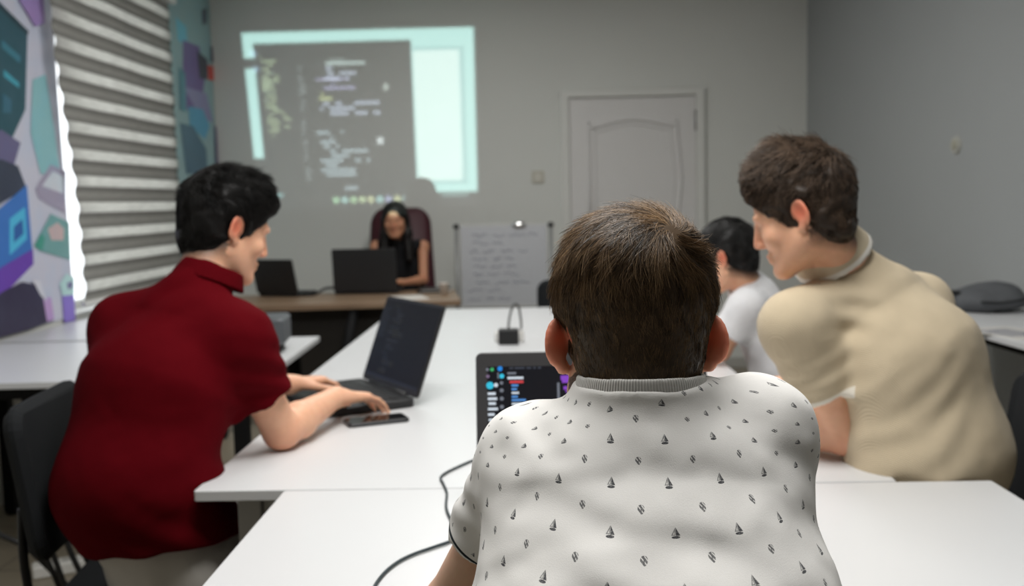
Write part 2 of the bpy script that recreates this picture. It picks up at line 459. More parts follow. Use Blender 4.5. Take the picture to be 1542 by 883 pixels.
def person(name, label, group, loc, J, H, skin, h=.0045, bs=1.0, legs=True, female=False, phi=.5, es=1.0):
    """one continuous body from head to feet; J holds the joints in world space"""
    loc = A(*loc); F = Field(); rt = nrm(J['rt'])
    pel, ch, nk = A(*J['pel']), A(*J['chest']), A(*J['neck']); wa = (pel+ch)/2+A(*J.get('slump', (0, 0, 0)))
    up = ch+(nk-ch)*.55
    F.add(ecap(pel, wa, rt, (.145*bs, .1*bs), (.125*bs, .095*bs)), .02)
    F.add(ecap(wa, ch, rt, (.125*bs, .095*bs), (.145*bs, .1*bs)), .03)
    F.add(ecap(ch, up, rt, (.145*bs, .1*bs), (.1*bs, .07*bs)), .03)
    for s in 'lr':
        sh, el, wr = A(*J['s'+s]), A(*J['e'+s]), A(*J['w'+s])
        F.add(rc(nk-(nk-ch)*.2, sh, .036*bs, .05*bs), .04)
        up_ = .048*bs if not female else .038*bs
        F.add(rc(sh, el, up_, .039*bs if not female else .034*bs), .02)
        mid = el+(wr-el)*.3
        F.add(rc(el, mid, .038*bs if not female else .032*bs, .041*bs if not female else .033*bs), .02); F.add(rc(mid, wr, .041*bs if not female else .033*bs, .026*bs if not female else .022*bs), .015)
        F.add(rc(wr, wr+nrm(J['h'+s][0])*.02, .026*bs if not female else .022*bs, .024*bs if not female else .02*bs), .012)
        hd = J['h'+s]; tips = add_hand(F, wr+nrm(hd[0])*.012, hd[0], hd[1], hd[2], hd[3], J.get('hs', 1.0), hd[4] if len(hd) > 4 else .3)
    F.add(rc(nk-(nk-ch)*.1, H.p(0, -.022, -.045), .056*bs, .053*H.s*(.85 if female else 1)), .03)
    add_head(F, H, female, phi, es)
    if legs:
        for s in 'lr':
            kn, an = A(*J['k'+s]), A(*J['a'+s]); hp = pel+rt*(.085 if s == 'r' else -.085)*bs
            F.add(rc(hp, kn, .075*bs, .052*bs), .03); F.add(rc(kn, an, .05*bs, .034*bs), .02)
            F.add(rc(an+A(0, 0, -.03), A(an[0], an[1], .04)+nrm(J['fw'])*.13, .034, .028), .02)
    V, Fc = F.mesh(h)
    me = rawmesh(name, V-loc, Fc)
    bl = np.zeros(len(V))
    for sx in (-1, 1):
        Rl, n, d = ear_axes(sx, phi); bl = np.maximum(bl, .8*np.clip(1.25-np.linalg.norm((V-H.p(*(A(sx*.0715, .006, -.006)+d*.02)))/(.034*H.s), axis=1), 0, 1))
    bl = np.maximum(bl, .3*np.clip(1.3-np.linalg.norm((V-H.p(0, .1, -.035))/.03, axis=1), 0, 1)); bl = np.maximum(bl, .35*np.clip(1.3-np.linalg.norm((V-H.p(0, .092, -.067))/.018, axis=1), 0, 1))
    for s in 'lr': bl = np.maximum(bl, .28*np.clip(1.4-np.linalg.norm((V-A(*J['e'+s])+A(0, 0, .02))/.05, axis=1), 0, 1))
    fattr(me, 'blush', np.clip(bl, 0, 1))
    q = H.loc(V); n2, p2 = A(0, .5, -.866), A(0, -.058, -.072); dd = (q-p2)@n2   # clipped hair fading out over the nape and behind the ears
    fd = np.clip(1-(dd-.0)/.034, 0, 1)*np.clip((.012-q[:, 1])/.02, 0, 1)*(np.abs(q[:, 0]) < .071)*(dd < .04)*(bl < .05)*np.clip((q[:, 2]+.15)/.02, 0, 1)
    fattr(me, 'fade', fd*(0 if female else 1))
    o = link(name, me, skin); o.location = loc
    props(o, label, 'person', group)
    return o, F

def shirt_field(J, bs, infl=.014, hem=None, tl=.5, tr=.5, loose=.02, slr=.062, hip=1.0, slv=True, kk=.03, rise=0, extra=()):
    F = Field(); rt = nrm(J['rt']); pel, ch, nk = A(*J['pel']), A(*J['chest']), A(*J['neck']); wa = (pel+ch)/2+A(*J.get('slump', (0, 0, 0))); up = ch+(nk-ch)*.55
    i, q = infl, infl+loose
    F.add(ecap(pel, wa, rt, (.145*bs*hip+q, .1*bs+q), (.13*bs+q, .1*bs+q)), .02)
    F.add(ecap(wa, ch, rt, (.13*bs+q, .1*bs+q), (.147*bs+i, .104*bs+i)), .04)
    F.add(ecap(ch, up, rt, (.147*bs+i, .104*bs+i), (.105*bs+i, .074*bs+i)), .04)
    for s in 'lr': F.add(rc(nk-(nk-ch)*.2, A(*J['s'+s]), .036*bs+i, .05*bs+i), .05)
    F.add(rc(nk-(nk-ch)*.1, nk, .056*bs+i*.7, .055*bs+i*.5), .03)
    for f_, k_ in extra: F.add(f_, k_)
    if rise: F.add(cutf(rc(nk-A(0, .008, .01), nk+A(0, -.012, rise), .074, .068), (0, .1, 1), nk+A(0, -.07, rise)), .03)
    if hem is not None: F.cut(hem[0], hem[1])
    for s, t in (('l', tl), ('r', tr)):
        if not slv: continue
        sh, el = A(*J['s'+s]), A(*J['e'+s]); e = sh+(el-sh)*t; d = nrm(el-sh)
        F.add(cutf(rc(sh, e+d*.05, .05*bs+i, slr), d, e), kk)
    return F
def neck_ring(nk, H, r0, r1, z0, z1, th, tilt=(0, 0, 0), up=None, sq=1.0):
    """a band standing round the neck"""
    nk = A(*nk); ax = nrm(H.p(0, -.022, -.045)-nk) if up is None else nrm(up); ax = nrm(ax+A(*tilt)); a, b = nk+ax*z0, nk+ax*z1
    sd = nrm(np.cross(ax, A(.0001, 1, 0)) if abs(ax[1]) < .95 else A(1, 0, 0))
    o = rc(a-ax*.0, b, r0, r1); i = rc(a-ax*.05, b+ax*.05, r0-th+(r0-r1)*(.05/max(z1-z0, .01)), r1-th-(r0-r1)*(.05/max(z1-z0, .01)))
    f = cutf(cutf(subf(o, i), ax, b), -ax, a)
    return Field().add(f, 0)
def trousers(J, root, loc, m, bs, top=None, h=.008, name='trousers', short=False):
    F = Field(); rt = nrm(J['rt']); pel = A(*J['pel'])
    F.add(ecap(pel+A(0, 0, .0), pel+((pel+A(*J['chest']))/2+A(*J.get('slump', (0, 0, 0)))-pel)*.62, rt, (.16*bs, .12*bs), (.15*bs, .118*bs)), .02)
    for s in 'lr':
        kn, an = A(*J['k'+s]), A(*J['a'+s]); hp = pel+rt*(.085 if s == 'r' else -.085)*bs
        F.add(rc(hp, kn, .092*bs, .068*bs), .03); e = kn+(an-kn)*(.95)
        F.add(cutf(rc(kn, e+A(0, 0, -.04), .068*bs, .058*bs), A(0, 0, -1), e), .02)
    V, Fc = F.mesh(h, warp=lambda x, y, z: .004*vnoise(x*22, y*22, z*14, 3))
    o = link(name, rawmesh(name, V-loc, Fc), m, root)
    for s in 'lr':
        an = A(*J['a'+s]); fw = nrm(J['fw'])
        S = Field().add(rc(A(an[0], an[1], .05)-fw*.02, A(an[0], an[1], .042)+fw*.14, .046, .038), .01).add(rc(an+A(0, 0, .0), A(an[0], an[1], .05), .046, .046), .02).cut((0, 0, -1), (0, 0, .004))
        V, Fc = S.mesh(.007); link('shoe', rawmesh('shoe', V-loc, Fc), mat('shoe_leather', (.03, .03, .032), .5), root)
    return o
def cloth_warp(amp, folds=(), seed=1, sc=1.0):
    """soft wrinkles plus directed folds (origin, direction across the fold, wavelength, amplitude, reach)"""
    def w(x, y, z):
        d = amp*vnoise(x*16*sc, y*16*sc, z*20*sc, seed)+amp*.5*vnoise(x*38*sc, y*38*sc, z*44*sc, seed+5)
        for o, n, wl, am, rch in folds:
            n = nrm(n); u = (x-o[0])*n[0]+(y-o[1])*n[1]+(z-o[2])*n[2]; r2 = (x-o[0])**2+(y-o[1])**2+(z-o[2])**2
            d = d+am*np.sin(u/wl*2*PI+1.5*vnoise(x*9, y*9, z*9, seed+9))*np.exp(-r2/rch**2)
        return d
    return w
def hair_volume(H, a=(.006, .006, .012), front=((0, .725, -.689), (0, .088, .062)), nape=((0, .59, -.807), (0, -.06, -.075)), extra=(), nr=(.064, .058, .062), earcut=1.0, nz=-.03, earc=(.095, -.002, -.012), earr=(.032, .03, .038)):
    F = Field(); F.add(H.ell((0, -.012, .035), (.0755+a[0], .096+a[1], .08+a[2])), .01)
    F.add(H.ell((0, -.045, nz), nr), .025)
    for f, k in extra: F.add(f, k)
    F.cut(H.d(*front[0]), H.p(*front[1]), .016); F.cut(H.d(*nape[0]), H.p(*nape[1]), .02)
    for sx in (-1, 1): F.sub(H.ell((sx*earc[0], earc[1], earc[2]), tuple(q*earcut for q in earr)), .008)
    return F
PROJ_SIGN = 1.0
PROJ_POWER = 520.0
def hem_attr(me, V, J, tl, tr):
    hd = np.full(len(V), 1.0)
    for s, t in (('l', tl), ('r', tr)):
        sh, el = A(*J['s'+s]), A(*J['e'+s]); e = sh+(el-sh)*t; d = nrm(el-sh)
        q = (e-V)@d; ax = np.linalg.norm((V-sh)-((V-sh)@d)[:, None]*d, axis=1)
        mk = (q < .06) & (q > -.02) & (ax < .085); hd[mk] = q[mk]
    fattr(me, 'hemd', hd)
def cloth_mat(name, col, stripe=None, s0=.0, s1=.01, rough=.9, weave=420, bump=.25, rib=None, sheen=.1, spec=.15):
    m = bpy.data.materials.new(name); m.use_nodes = True; nt = m.node_tree; g = G(nt); b = nt.nodes['Principled BSDF']
    tc = g.n('ShaderNodeTexCoord'); nz = g.n('ShaderNodeTexNoise'); nz.inputs['Scale'].default_value = 30; nz.inputs['Detail'].default_value = 4
    nt.links.new(tc.outputs['Object'], nz.inputs['Vector'])
    c = g.mix(E_(g, nz.outputs['Fac']), tuple(x*.93 for x in col), tuple(min(1, x*1.06) for x in col))
    if stripe:
        hd = E_(g, g.n('ShaderNodeAttribute', attribute_name='hemd').outputs['Fac'])
        c = g.mix(hd.gt(s0)*hd.lt(s1), c, stripe)
    nt.links.new(c.s, b.inputs['Base Color']); b.inputs['Roughness'].default_value = rough; b.inputs['Specular IOR Level'].default_value = spec; b.inputs['Sheen Weight'].default_value = sheen
    if rib:
        sx = g.n('ShaderNodeSeparateXYZ'); nt.links.new(tc.outputs['Object'], sx.inputs[0])
        e = (E_(g, sx.outputs[0])*rib[0]+E_(g, sx.outputs[1])*rib[1]+E_(g, sx.outputs[2])*rib[2]).sin()
        hgt = e
    else:
        n2 = g.n('ShaderNodeTexNoise'); n2.inputs['Scale'].default_value = weave; n2.inputs['Detail'].default_value = 2
        nt.links.new(tc.outputs['Object'], n2.inputs['Vector']); hgt = E_(g, n2.outputs['Fac'])
    bp = g.n('ShaderNodeBump'); bp.inputs['Strength'].default_value = bump; bp.inputs['Distance'].default_value = .0012
    nt.links.new(hgt.s, bp.inputs['Height']); nt.links.new(bp.outputs[0], b.inputs['Normal'])
    return m

SKIN = skin_mat('skin_light', srgb(230, 188, 160), srgb(240, 118, 84))
SKIN_T = skin_mat('skin_tan', srgb(236, 184, 152), srgb(208, 98, 72))

# ---------------------------------------------------------------- boy in the middle, seen from behind
def boy():
    L = (.11, .80, 0)
    J = dict(rt=(1, 0, 0), fw=(0, 1, 0), pel=(.106, .70, .54), chest=(.112, .995, .90), neck=(.110, 1.072, 1.078), slump=(0, -.02, .01),
             sl=(-.001, 1.085, 1.018), sr=(.234, 1.085, 1.044), el=(-.112, 1.165, .815), er=(.238, 1.24, .82), wl=(.0, 1.39, .785), wr=(.20, 1.41, .785),
             hl=(A(.1, .16, .0), (0, 0, 1), (1, 0, 0), (.3, .4, .3)), hr=(A(-.08, .16, 0), (0, 0, 1), (-1, 0, 0), (.3, .4, .3)),
             kl=(.03, 1.22, .52), kr=(.20, 1.22, .52), al=(.02, 1.25, .08), ar=(.21, 1.25, .08), hs=.95)
    H = Head((.111, 1.135, 1.150), (0, 1), .24, .0, 1.09)
    o, B = person('person', 'teenager with short brown hair in a white boat-print polo shirt, back to the camera', 'people at the tables', L, J, H, SKIN, h=.0033, bs=.93, phi=.70, es=.82)
    loc = A(*L)
    F = shirt_field(J, .98, .016, ((0, -.2, -1), (.11, .70, .49)), .50, .5, .05, .056, rise=.034, hip=1.15, extra=[(ecap((.108, .80, .66), (.112, .94, .86), (1, 0, 0), (.172, .12), (.174, .108)), .05), (ecap((.112, .94, .86), (.113, 1.03, .985), (1, 0, 0), (.178, .108), (.168, .085)), .05)])
    # draped folds between the shoulder blades and towards the waist
    fo = [((.12, .93, .98), (.12, 0, 1), .05, .0024, .13), ((.20, .93, .90), (.55, 0, 1), .045, .0024, .12), ((.0, .93, .86), (-.6, 0, 1), .042, .0026, .11), ((.24, .98, .80), (1, 0, .45), .04, .0026, .12), ((-.02, 1.02, 1.10), (1, .2, .3), .05, .003, .05), ((-.05, 1.12, .96), (.2, 0, 1), .035, .003, .06)]
    V, Fc = F.mesh(.0036, warp=cloth_warp(.0022, fo, 4, 1.15), smooth=2)
    me = rawmesh('polo_shirt', V-loc, Fc)
    # cloth coordinates: girth and height in metres
    aa, bb = .17, .125; th = np.linspace(-PI, PI, 721); ds = np.sqrt((aa*np.cos(th))**2+(bb*np.sin(th))**2); s = np.concatenate([[0], np.cumsum((ds[1:]+ds[:-1])/2*(th[1]-th[0]))]); s -= np.interp(0, th, s)
    ax = A(*J['pel'])+(A(*J['neck'])-A(*J['pel']))*np.clip((V[:, 2]-.52)/.58, 0, 1)[:, None]
    t = np.arctan2((V[:, 0]-ax[:, 0])/aa, -(V[:, 1]-ax[:, 1]-.06)/bb); u = np.interp(t, th, s)
    k = np.clip((V[:, 2]-1.03)/.05, 0, 1); v = V[:, 2]+np.maximum(0, V[:, 1]-.985)*k
    for sd in 'l', 'r':
        sh, el = A(*J['s'+sd]), A(*J['e'+sd]); d = nrm(el-sh); q = (V-sh)@d; rel = (V-sh)-q[:, None]*d; r = np.linalg.norm(rel, axis=1)
        out = (V[:, 0]-sh[0])*(-1 if sd == 'l' else 1); mk = (r < .075) & (q > .02) & (out > -.012+0*q)
        e1 = nrm(np.cross(d, A(0, 1, 0))); e2 = np.cross(d, e1)
        u = np.where(mk, np.arctan2(rel@e1, rel@e2)*.058+.31, u); v = np.where(mk, 1.0-q, v)
    at = me.attributes.new('cloth', 'FLOAT_VECTOR', 'POINT'); at.data.foreach_set('vector', np.stack([u, v, 0*u], 1).astype(np.float32).ravel())
    hem_attr(me, V, J, .50, .5)
    m = bpy.data.materials.new('boat_print_jersey'); m.use_nodes = True; nt = m.node_tree; g = G(nt); b = nt.nodes['Principled BSDF']
    sx = g.n('ShaderNodeSeparateXYZ'); nt.links.new(g.n('ShaderNodeAttribute', attribute_name='cloth').outputs['Vector'], sx.inputs[0])
    U, W = E_(g, sx.outputs[0]), E_(g, sx.outputs[1]); PU, PV = .0465, .0365
    def cell(du, dv):
        a = ((U+du)/PU).fr()-.5; c = ((W+dv)/PV).fr()-.5
        return a*(PU*1000), c*(PV*1000)     # millimetres from the motif's centre
    x, y = cell(10*PU+.012, 10*PV+.004)
    sail = x.gt(.1)*(y.gt(-2.4))*((x*2.1+y).lt(4.6))
    left = x.lt(-.1)*y.gt(-2.2)*((y-x*1.9).lt(4.2)); inner = x.lt(-.75)*y.gt(-1.5)*((y-x*1.9).lt(2.6))
    hull = (x*x/9.5+(y+3.6)*(y+3.6)/1.15).lt(1)
    boat = (sail+left*(1-inner*.85)*.75+hull).mn(1)
    x2, y2 = cell(10.5*PU+.012, 10.5*PV+.004)
    leaf = (x2*x2/6.5+y2*y2/(11.5-y2*1.2).mx(3.0)).lt(1)*((x2*2.2+y2*1.6).sin().gt(-.55)).mx(x2.ab().lt(.35))
    nz = g.n('ShaderNodeTexNoise'); nz.inputs['Scale'].default_value = 900; tc = g.n('ShaderNodeTexCoord'); nt.links.new(tc.outputs['Object'], nz.inputs['Vector'])
    ink = (boat+leaf*.9).mn(1)*(E_(g, nz.outputs['Fac']).smooth(.25, .5)*.35+.6)
    n3 = g.n('ShaderNodeTexNoise'); n3.inputs['Scale'].default_value = 24; nt.links.new(tc.outputs['Object'], n3.inputs['Vector'])
    c = g.mix(E_(g, n3.outputs['Fac']), srgb(238, 236, 232), srgb(244, 242, 239))
    hd = E_(g, g.n('ShaderNodeAttribute', attribute_name='hemd').outputs['Fac'])
    c = g.mix(ink*hd.gt(.012), c, srgb(45, 48, 55)); c = g.mix(hd.gt(.004)*hd.lt(.0072), c, srgb(28, 40, 48))
    nt.links.new(c.s, b.inputs['Base Color']); b.inputs['Roughness'].default_value = .85; b.inputs['Specular IOR Level'].default_value = .15; b.inputs['Sheen Weight'].default_value = .15
    bp = g.n('ShaderNodeBump'); bp.inputs['Strength'].default_value = .22; bp.inputs['Distance'].default_value = .0008
    nt.links.new(nz.outputs['Fac'], bp.inputs['Height']); nt.links.new(bp.outputs[0], b.inputs['Normal'])
    link('polo_shirt', me, m, o)
    # ribbed collar
    K = neck_ring((.110, 1.060, 1.078), H, .072, .069, .026, .043, .006, up=(0, .1, 1))
    V, Fc = K.mesh(.0026); cm = bpy.data.materials.new('rib_knit'); cm.use_nodes = True; nt = cm.node_tree; g = G(nt); b = nt.nodes['Principled BSDF']
    me = rawmesh('collar', V-loc, Fc); fattr(me, 'ang', np.arctan2(V[:, 0]-.108, -(V[:, 1]-1.075))); an = E_(g, g.n('ShaderNodeAttribute', attribute_name='ang').outputs['Fac'])
    rb = (an*170).sin(); c = g.mix(rb*.5+.5, srgb(208, 206, 202), srgb(238, 236, 232)); nt.links.new(c.s, b.inputs['Base Color']); b.inputs['Roughness'].default_value = .9; b.inputs['Specular IOR Level'].default_value = .1
    bp = g.n('ShaderNodeBump'); bp.inputs['Strength'].default_value = .6; bp.inputs['Distance'].default_value = .001; nt.links.new(rb.s, bp.inputs['Height']); nt.links.new(bp.outputs[0], b.inputs['Normal'])
    link('collar', me, cm, o)
    trousers(J, o, loc, cloth_mat('navy_cotton', srgb(40, 46, 60)), .92)
    # hair: short crop with a crown whorl right of the middle
    hm = hair_mat('hair_brown', srgb(40, 29, 21), srgb(176, 144, 108), .34, .42)
    hv = hair_volume(H, (.0085, .008, .016), ((0, .725, -.689), (0, .085, .055)), ((0, .42, -.907), (0, -.05, -.083)), nr=(.059, .054, .068), nz=-.03, extra=[(H.ell((0, -.03, .055), (.077, .083, .075)), .01)], earcut=1.0, earc=(.10, -.028, -.012), earr=(.036, .046, .042))
    wl = whorl_flow(H, (.026, -.080, .092), .55, .03)
    ln = lambda P: np.clip(.016+.32*np.clip(H.loc(P)[:, 2]-.01, 0, .1), .012, .042)
    lf = lambda P: np.clip(.04+2.6*np.clip(H.loc(P)[:, 2]-.03, 0, .1), .03, .2)
    hair_object(o, loc, hm, hv, .0032, 36000, wl, ln, lf, .0003, 7, .0012, jitter=.12, lock=.0085, lk=.55)
    face_bits(H, o, hm, loc)
boy()

# ---------------------------------------------------------------- man in the dark red polo
def man_red():
    f = nrm((.42, .91, 0)); r = A(f[1], -f[0], 0); nk = A(-.772, 2.27, 1.132); pel = A(-.80, 2.12, .51); L = (-.80, 2.12, 0)
    J = dict(rt=r, fw=f, pel=pel, chest=A(-.845, 2.15, .92), neck=nk, slump=-f*.055+A(-.03, 0, 0), sl=A(-.95, 2.27, 1.03), sr=A(-.672, 2.18, 1.012),
             el=(-.86, 2.60, .83), er=(-.605, 2.28, .785), wl=(-.715, 2.80, .80), wr=(-.53, 2.535, .812),
             hl=(A(.12, .13, -.0), (0, .1, 1), (.13, -.12, 0), (.45, .45, .3), .25), hr=(A(.12, .15, -.025), (-.1, 0, 1), (-.15, .12, 0), (.28, .35, .2), .2),
             kl=pel-r*.12+f*.42+A(0, 0, -.02), kr=pel+r*.10+f*.42+A(0, 0, -.02), al=pel-r*.12+f*.42+A(0, 0, -.45), ar=pel+r*.1+f*.40+A(0, 0, -.45))
    H = Head((-.732, 2.345, 1.262), (.78, .62), .34, -.03, 1.03)
    o, B = person('person', 'young man with black hair in a dark red polo shirt, both hands on his laptop', 'people at the tables', L, J, H, SKIN_T, bs=1.06)
    loc = A(*L)
    F = shirt_field(J, 1.1, .017, ((.1, -.12, -1), pel+A(0, 0, .075)), .56, .58, .022, .072, hip=.98, kk=.07)
    fo = [(pel+A(.1, .0, .16), (-.3, 0, 1), .09, .0045, .15), (A(-.62, 2.2, .93), (.3, .2, 1), .05, .005, .09), (A(-.8, 2.2, 1.1), (-.6, 0, 1), .06, .004, .1), (pel+A(-.0, -.1, .1), (.6, 0, 1), .07, .0035, .13)]
    V, Fc = F.mesh(.005, warp=cloth_warp(.0018, fo, 8, 1), smooth=2); me = rawmesh('polo_shirt', V-loc, Fc); hem_attr(me, V, J, .56, .58)
    rm = cloth_mat('red_pique', srgb(86, 6, 15), bump=.15, sheen=0, spec=.04)
    link('polo_shirt', me, rm, o)
    V, Fc = neck_ring(nk+A(.012, .012, .006), H, .084, .069, .0, .040, .009, up=(.34, .26, 1)).mesh(.004); link('collar', rawmesh('collar', V-loc, Fc), rm, o)
    trousers(J, o, loc, cloth_mat('grey_cotton', srgb(196, 192, 186)), 1.03)
    hm = hair_mat('hair_black', srgb(9, 8, 8), srgb(44, 42, 40), .5, .22)
    hv = hair_volume(H, (.012, .012, .024), ((0, .77, -.64), (0, .098, .068)), ((0, .5, -.866), (0, -.058, -.088)), nr=(.068, .058, .07),
                     extra=[(H.rc((.0, .04, .105), (.0, .074, .086), .034, .022), .03), (H.rc((.035, .04, .095), (.03, .072, .074), .03, .022), .03), (H.rc((-.035, .04, .095), (-.03, .072, .074), .03, .022), .03)])
    wl = whorl_flow(H, (.01, -.08, .09), .3, .02, sidew=.1, fwd=.25)
    hair_object(o, loc, hm, hv, .0045, 12000, wl, lambda P: np.clip(.02+.2*np.clip(H.loc(P)[:, 2], 0, .1), .015, .036)*np.clip(1-(H.loc(P)[:, 1]-.02)/.08, .35, 1), lambda P: np.clip(.05+3*np.clip(H.loc(P)[:, 2]-.02, 0, .1), .03, .42), .0006, 6, .001, jitter=.3, lock=.016, tuft=.005)
    face_bits(H, o, hm, loc)
man_red()

# ---------------------------------------------------------------- man in the beige polo
def man_beige():
    f = nrm((-.5, .866, 0)); r = A(f[1], -f[0], 0); nk = A(.675, 2.20, 1.145); pel = A(.80, 2.17, .51); L = (.80, 2.17, 0)
    J = dict(rt=r, fw=f, pel=pel, chest=A(.795, 2.135, .95), neck=nk, slump=-f*.045+A(.012, 0, .02), sl=A(.538, 2.085, 1.035), sr=A(.868, 2.285, 1.05),
             el=(.662, 2.115, .792), er=(.73, 2.56, .80), wl=(.43, 2.34, .785), wr=(.52, 2.66, .79),
             hl=(A(-.12, .14, 0), (0, 0, 1), (.1, .1, 0), (.3, .4, .3)), hr=(A(-.16, .06, 0), (0, 0, 1), (-.05, -.15, 0), (.3, .4, .3)),
             kl=pel-r*.10+f*.40+A(0, 0, -.02), kr=pel+r*.12+f*.42+A(0, 0, -.02), al=pel-r*.1+f*.4+A(0, 0, -.45), ar=pel+r*.12+f*.42+A(0, 0, -.45))
    H = Head((.562, 2.13, 1.272), (-.93, .37), .36, .04, 1.04)
    o, B = person('person', 'young man with swept dark hair in a beige polo shirt, elbow on the table', 'people at the tables', L, J, H, SKIN_T, bs=1.05)
    loc = A(*L)
    F = shirt_field(J, 1.06, .018, ((-.1, -.1, -1), pel+A(0, 0, .02)), .58, .55, .024, .072, hip=1.0)
    fo = [(A(.58, 2.08, .93), (-.4, .1, 1), .045, .005, .07), (A(.74, 2.03, .80), (-.75, 0, 1), .07, .004, .12), (A(.66, 2.08, 1.06), (.2, 0, 1), .05, .0035, .06), (A(.72, 2.05, .92), (-.7, 0, .7), .06, .003, .1)]
    V, Fc = F.mesh(.005, warp=cloth_warp(.0022, fo, 12, .8), smooth=2); me = rawmesh('polo_shirt', V-loc, Fc); hem_attr(me, V, J, .58, .55)
    bm_ = cloth_mat('beige_rib', srgb(206, 190, 162), srgb(235, 228, 214), -.01, .011, rib=(1500, 1500, 1100), bump=.3)
    link('polo_shirt', me, bm_, o)
    V, Fc = neck_ring(nk+A(-.028, -.016, .026), H, .090, .074, .0, .050, .009, up=(-.68, -.40, 1)).mesh(.004); me = rawmesh('collar', V-loc, Fc)
    ax = nrm(A(-.68, -.40, 1)); fattr(me, 'hemd', (V-(nk+A(-.028, -.016, .026)))@ax)
    link('collar', me, cloth_mat('beige_collar', srgb(212, 198, 172), srgb(240, 236, 228), -.01, .013), o)
    trousers(J, o, loc, cloth_mat('dark_cotton', srgb(48, 50, 56)), 1.03)
    hm = hair_mat('hair_dark_brown', srgb(24, 18, 14), srgb(120, 100, 84), .5, .22)
    hv = hair_volume(H, (.010, .013, .026), ((0, .80, -.60), (0, .10, .066)), ((0, .5, -.866), (0, -.058, -.094)), nr=(.063, .051, .068),
                     extra=[(H.rc((.0, .01, .118), (.0, .055, .1), .034, .03), .03), (H.rc((-.03, .06, .092), (-.032, .084, .054), .024, .010), .02), (H.rc((.02, .06, .095), (.02, .086, .060), .024, .011), .02)])
    wl = whorl_flow(H, (.0, -.085, .085), .3, .0, sidew=-.1, fwd=.25)
    hair_object(o, loc, hm, hv, .0045, 12000, wl, lambda P: np.clip(.02+.24*np.clip(H.loc(P)[:, 2], 0, .1), .015, .042)*np.clip(1-(H.loc(P)[:, 1]-.02)/.08, .35, 1), lambda P: np.clip(.05+3.5*np.clip(H.loc(P)[:, 2]-.02, 0, .1), .03, .5), .0007, 6, .001, jitter=.3, lock=.018, tuft=.007)
    face_bits(H, o, hm, loc)
man_beige()

# ---------------------------------------------------------------- boy in the plain white T-shirt, farther along the table
def boy_far():
    f = nrm((-.93, .37, 0)); r = A(f[1], -f[0], 0); nk = A(.735, 3.46, 1.0); pel = A(.91, 3.38, .52); L = (.91, 3.38, 0)
    J = dict(rt=r, fw=f, pel=pel, chest=A(.81, 3.42, .84), neck=nk, slump=-f*.03, sl=A(.70, 3.325, .935), sr=A(.80, 3.62, .93),
             el=(.615, 3.36, .79), er=(.68, 3.66, .80), wl=(.44, 3.44, .785), wr=(.48, 3.60, .785),
             hl=(A(-.16, .08, 0), (0, 0, 1), (.05, .1, 0), (.3, .4, .3)), hr=(A(-.16, .0, 0), (0, 0, 1), (-.0, -.15, 0), (.3, .4, .3)),
             kl=pel-r*.09+f*.36, kr=pel+r*.09+f*.36, al=pel-r*.09+f*.34+A(0, 0, -.44), ar=pel+r*.09+f*.34+A(0, 0, -.44), hs=.92)
    H = Head((.655, 3.425, 1.105), (-.86, .5), .3, 0, .98)
    o, B = person('person', 'boy with short black hair in a plain white T-shirt, leaning on the table edge', 'people at the tables', L, J, H, SKIN_T, h=.006, bs=.9)
    loc = A(*L)
    F = shirt_field(J, .9, .017, ((0, 0, -1), pel+A(0, 0, -.0)), .62, .6, .045, .066)
    V, Fc = F.mesh(.007, warp=cloth_warp(.003, (), 15), smooth=2); me = rawmesh('t_shirt', V-loc, Fc); wm = cloth_mat('white_jersey', srgb(228, 228, 230))
    link('t_shirt', me, wm, o)
    V, Fc = neck_ring(nk+A(0, 0, -.02), H, .074, .066, .0, .03, .008, (.1, 0, 0)).mesh(.005); link('collar', rawmesh('collar', V-loc, Fc), wm, o)
    trousers(J, o, loc, cloth_mat('grey_marl', srgb(120, 120, 124)), .9)
    hm = MATS.setdefault('hb2', hair_mat('hair_black_short', srgb(9, 8, 8), srgb(38, 36, 34), .45, .4))
    hv = hair_volume(H, (.008, .01, .017), ((0, .725, -.689), (0, .09, .062)), ((0, .5, -.866), (0, -.058, -.07)), nr=(.068, .057, .064))
    hair_object(o, loc, hm, hv, .006, 9000, whorl_flow(H, (.01, -.08, .09), .3, .02), lambda P: np.full(len(P), .024), lambda P: np.clip(.05+2*np.clip(H.loc(P)[:, 2]-.02, 0, .1), .03, .25), .0006, 5, .0015, jitter=.3, lock=.018, tuft=.005)
    face_bits(H, o, hm, loc)
boy_far()

